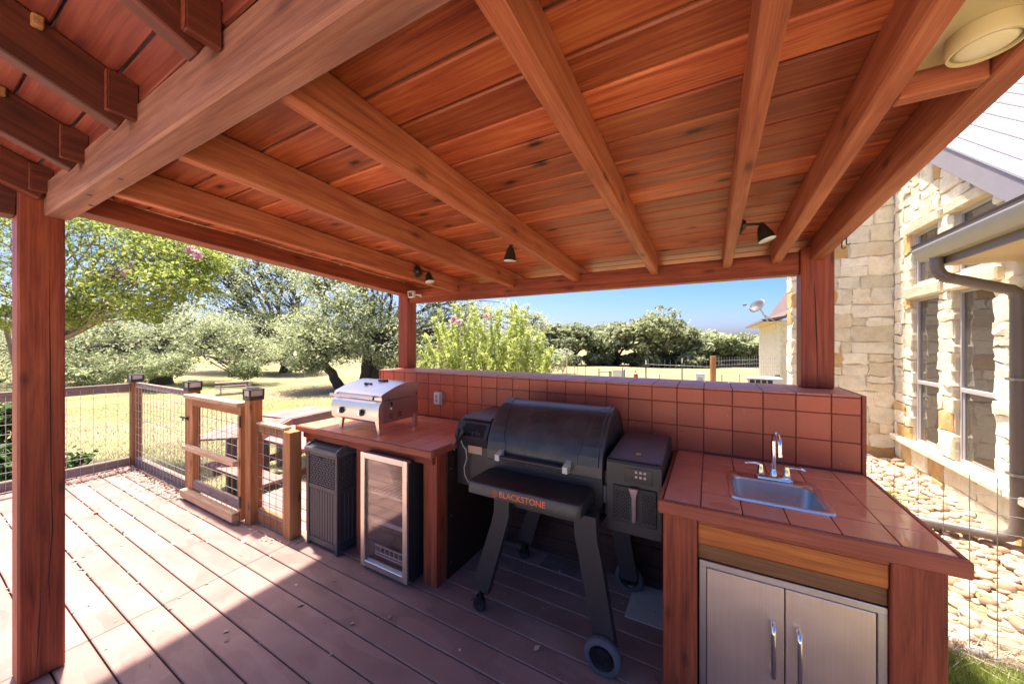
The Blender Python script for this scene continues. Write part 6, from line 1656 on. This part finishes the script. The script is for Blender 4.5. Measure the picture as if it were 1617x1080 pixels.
ff = thing('pasture_fence', 'tall wire fence on a brown cedar post in front of the pasture', 'fence', cp_)
m = MB(); m.tube([(cp_.x, cp_.y, cp_.z - 0.2), (cp_.x, cp_.y, cz)], 0.09, 12); part('post', m, M['cedar_z'], ff)
q = gpt(1262, 14.5); a = gpt(1020, 13.5)
wire_mesh(ff, (cp_.x, cp_.y), (q.x, q.y), cp_.z, cz - 0.05, 'wire_light', 0.15, 0.004)
wire_mesh(ff, (a.x, a.y), (cp_.x - 0.1, cp_.y), cp_.z, cz - 0.18, 'wire_light', 0.2, 0.003)
for u in (1228, 1245):
    p = gpt(u, 14.0); m = MB(); m.box((p.x - 0.08, p.y - 0.08, p.z - 0.2), (p.x + 0.08, p.y + 0.08, at(u, 592 if u < 1240 else 562, 14).z)); part('post', m, M['cedar_z'], ff)
p = gpt(1106, 11.5); z = at(1106, 590, 11.5).z
ub = thing('utility_box', 'white utility box standing just left of the cedar fence post', 'utility box', p)
m = MB(); m.box((p.x - 0.13, p.y - 0.12, p.z - 0.1), (p.x + 0.13, p.y + 0.12, z - 0.02), 0.01); part('cabinet', m, M['white_plastic'], ub)
m = MB(); m.box((p.x - 0.15, p.y - 0.14, z - 0.018), (p.x + 0.15, p.y + 0.14, z + 0.01), 0.005); part('lid', m, M['frame'], ub)
m = MB(); m.box((p.x - 0.08, p.y - 0.1235, z - 0.45), (p.x + 0.08, p.y - 0.1205, z - 0.1)); part('door', m, M['frame'], ub)
p = gpt(1205, 12.5); z = at(1205, 596, 12.5).z
ac = thing('ac_unit', 'grey air conditioner unit beside the far house wing', 'air conditioner', p)
m = MB(); m.box((p.x - 0.48, p.y - 0.35, p.z - 0.1), (p.x + 0.48, p.y + 0.35, z - 0.04), 0.02); part('case', m, M['paper'], ac)
m = MB(); m.box((p.x - 0.50, p.y - 0.37, z - 0.038), (p.x + 0.50, p.y + 0.37, z + 0.01), 0.01); part('top_cover', m, M['white_plastic'], ac)
for k in range(4):
    m = MB(); m.box((p.x - 0.42 + k * 0.17, p.y - 0.358, z - 0.5), (p.x - 0.28 + k * 0.17, p.y - 0.352, z - 0.06)); part('grille', m, M['black_matte'], ac)
p = gpt(895, 40); z0, z1 = at(895, 558, 40).z, at(895, 551, 40).z
sg = thing('white_sign', 'small white sign with a dark mark on a pole in the pasture', 'sign', p)
m = MB(); m.tube([(p.x, p.y, p.z), (p.x, p.y, z0)], 0.06, 6); part('pole', m, M['pale_z'], sg)
m = MB(); m.box((p.x - 0.2, p.y - 0.03, z0), (p.x + 0.2, p.y + 0.03, z1), 0.01); sgn = part('panel', m, M['white_plastic'], sg)
m = MB(); m.box((p.x - 0.05, p.y - 0.034, z0 + 0.12), (p.x + 0.12, p.y - 0.0305, z1 - 0.1)); part('mark', m, M['black_matte'], sgn)
p = gpt(965, 26); 
wt_ = thing('work_table', 'rough wooden stand with a pale board out in the pasture', 'table', p)
z = at(965, 586, 26).z
for dx in (-0.9, -0.1, 0.0, 0.95):
    m = MB(); m.box((p.x + dx - 0.035, p.y - 0.03, p.z - 0.1), (p.x + dx + 0.035, p.y + 0.03, z + (0.15 if dx in (-0.9, 0.95) else 0))); part('leg', m, M['black_metal'], wt_)
m = MB(); m.box((p.x - 0.85, p.y - 0.25, z - 0.1), (p.x - 0.15, p.y + 0.25, z - 0.03)); part('shelf', m, M['pale_x'], wt_)
m = MB(); m.box((p.x + 0.12, p.y - 0.05, z - 0.45), (p.x + 0.9, p.y + 0.03, z + 0.08)); part('panel', m, M['white_plastic'], wt_)
m = MB(); m.box((p.x + 0.0, p.y - 0.3, z + 0.19), (p.x + 1.4, p.y + 0.3, z + 0.23)); part('cover', m, M['frame'], wt_)
p = gpt(950, 22); 
p2 = gpt(1004, 20); m = MB(); m.lathe([(0.16, 0.0), (0.15, 0.05), (0.10, 0.35), (0.0, 0.42)], 10, (p2.x, p2.y, at(1004, 600, 20).z)); tag(part('red_bucket', m, M['red_edge'], origin=p2), 'small red bucket upside down in the pasture behind the tiled wall', 'bucket')
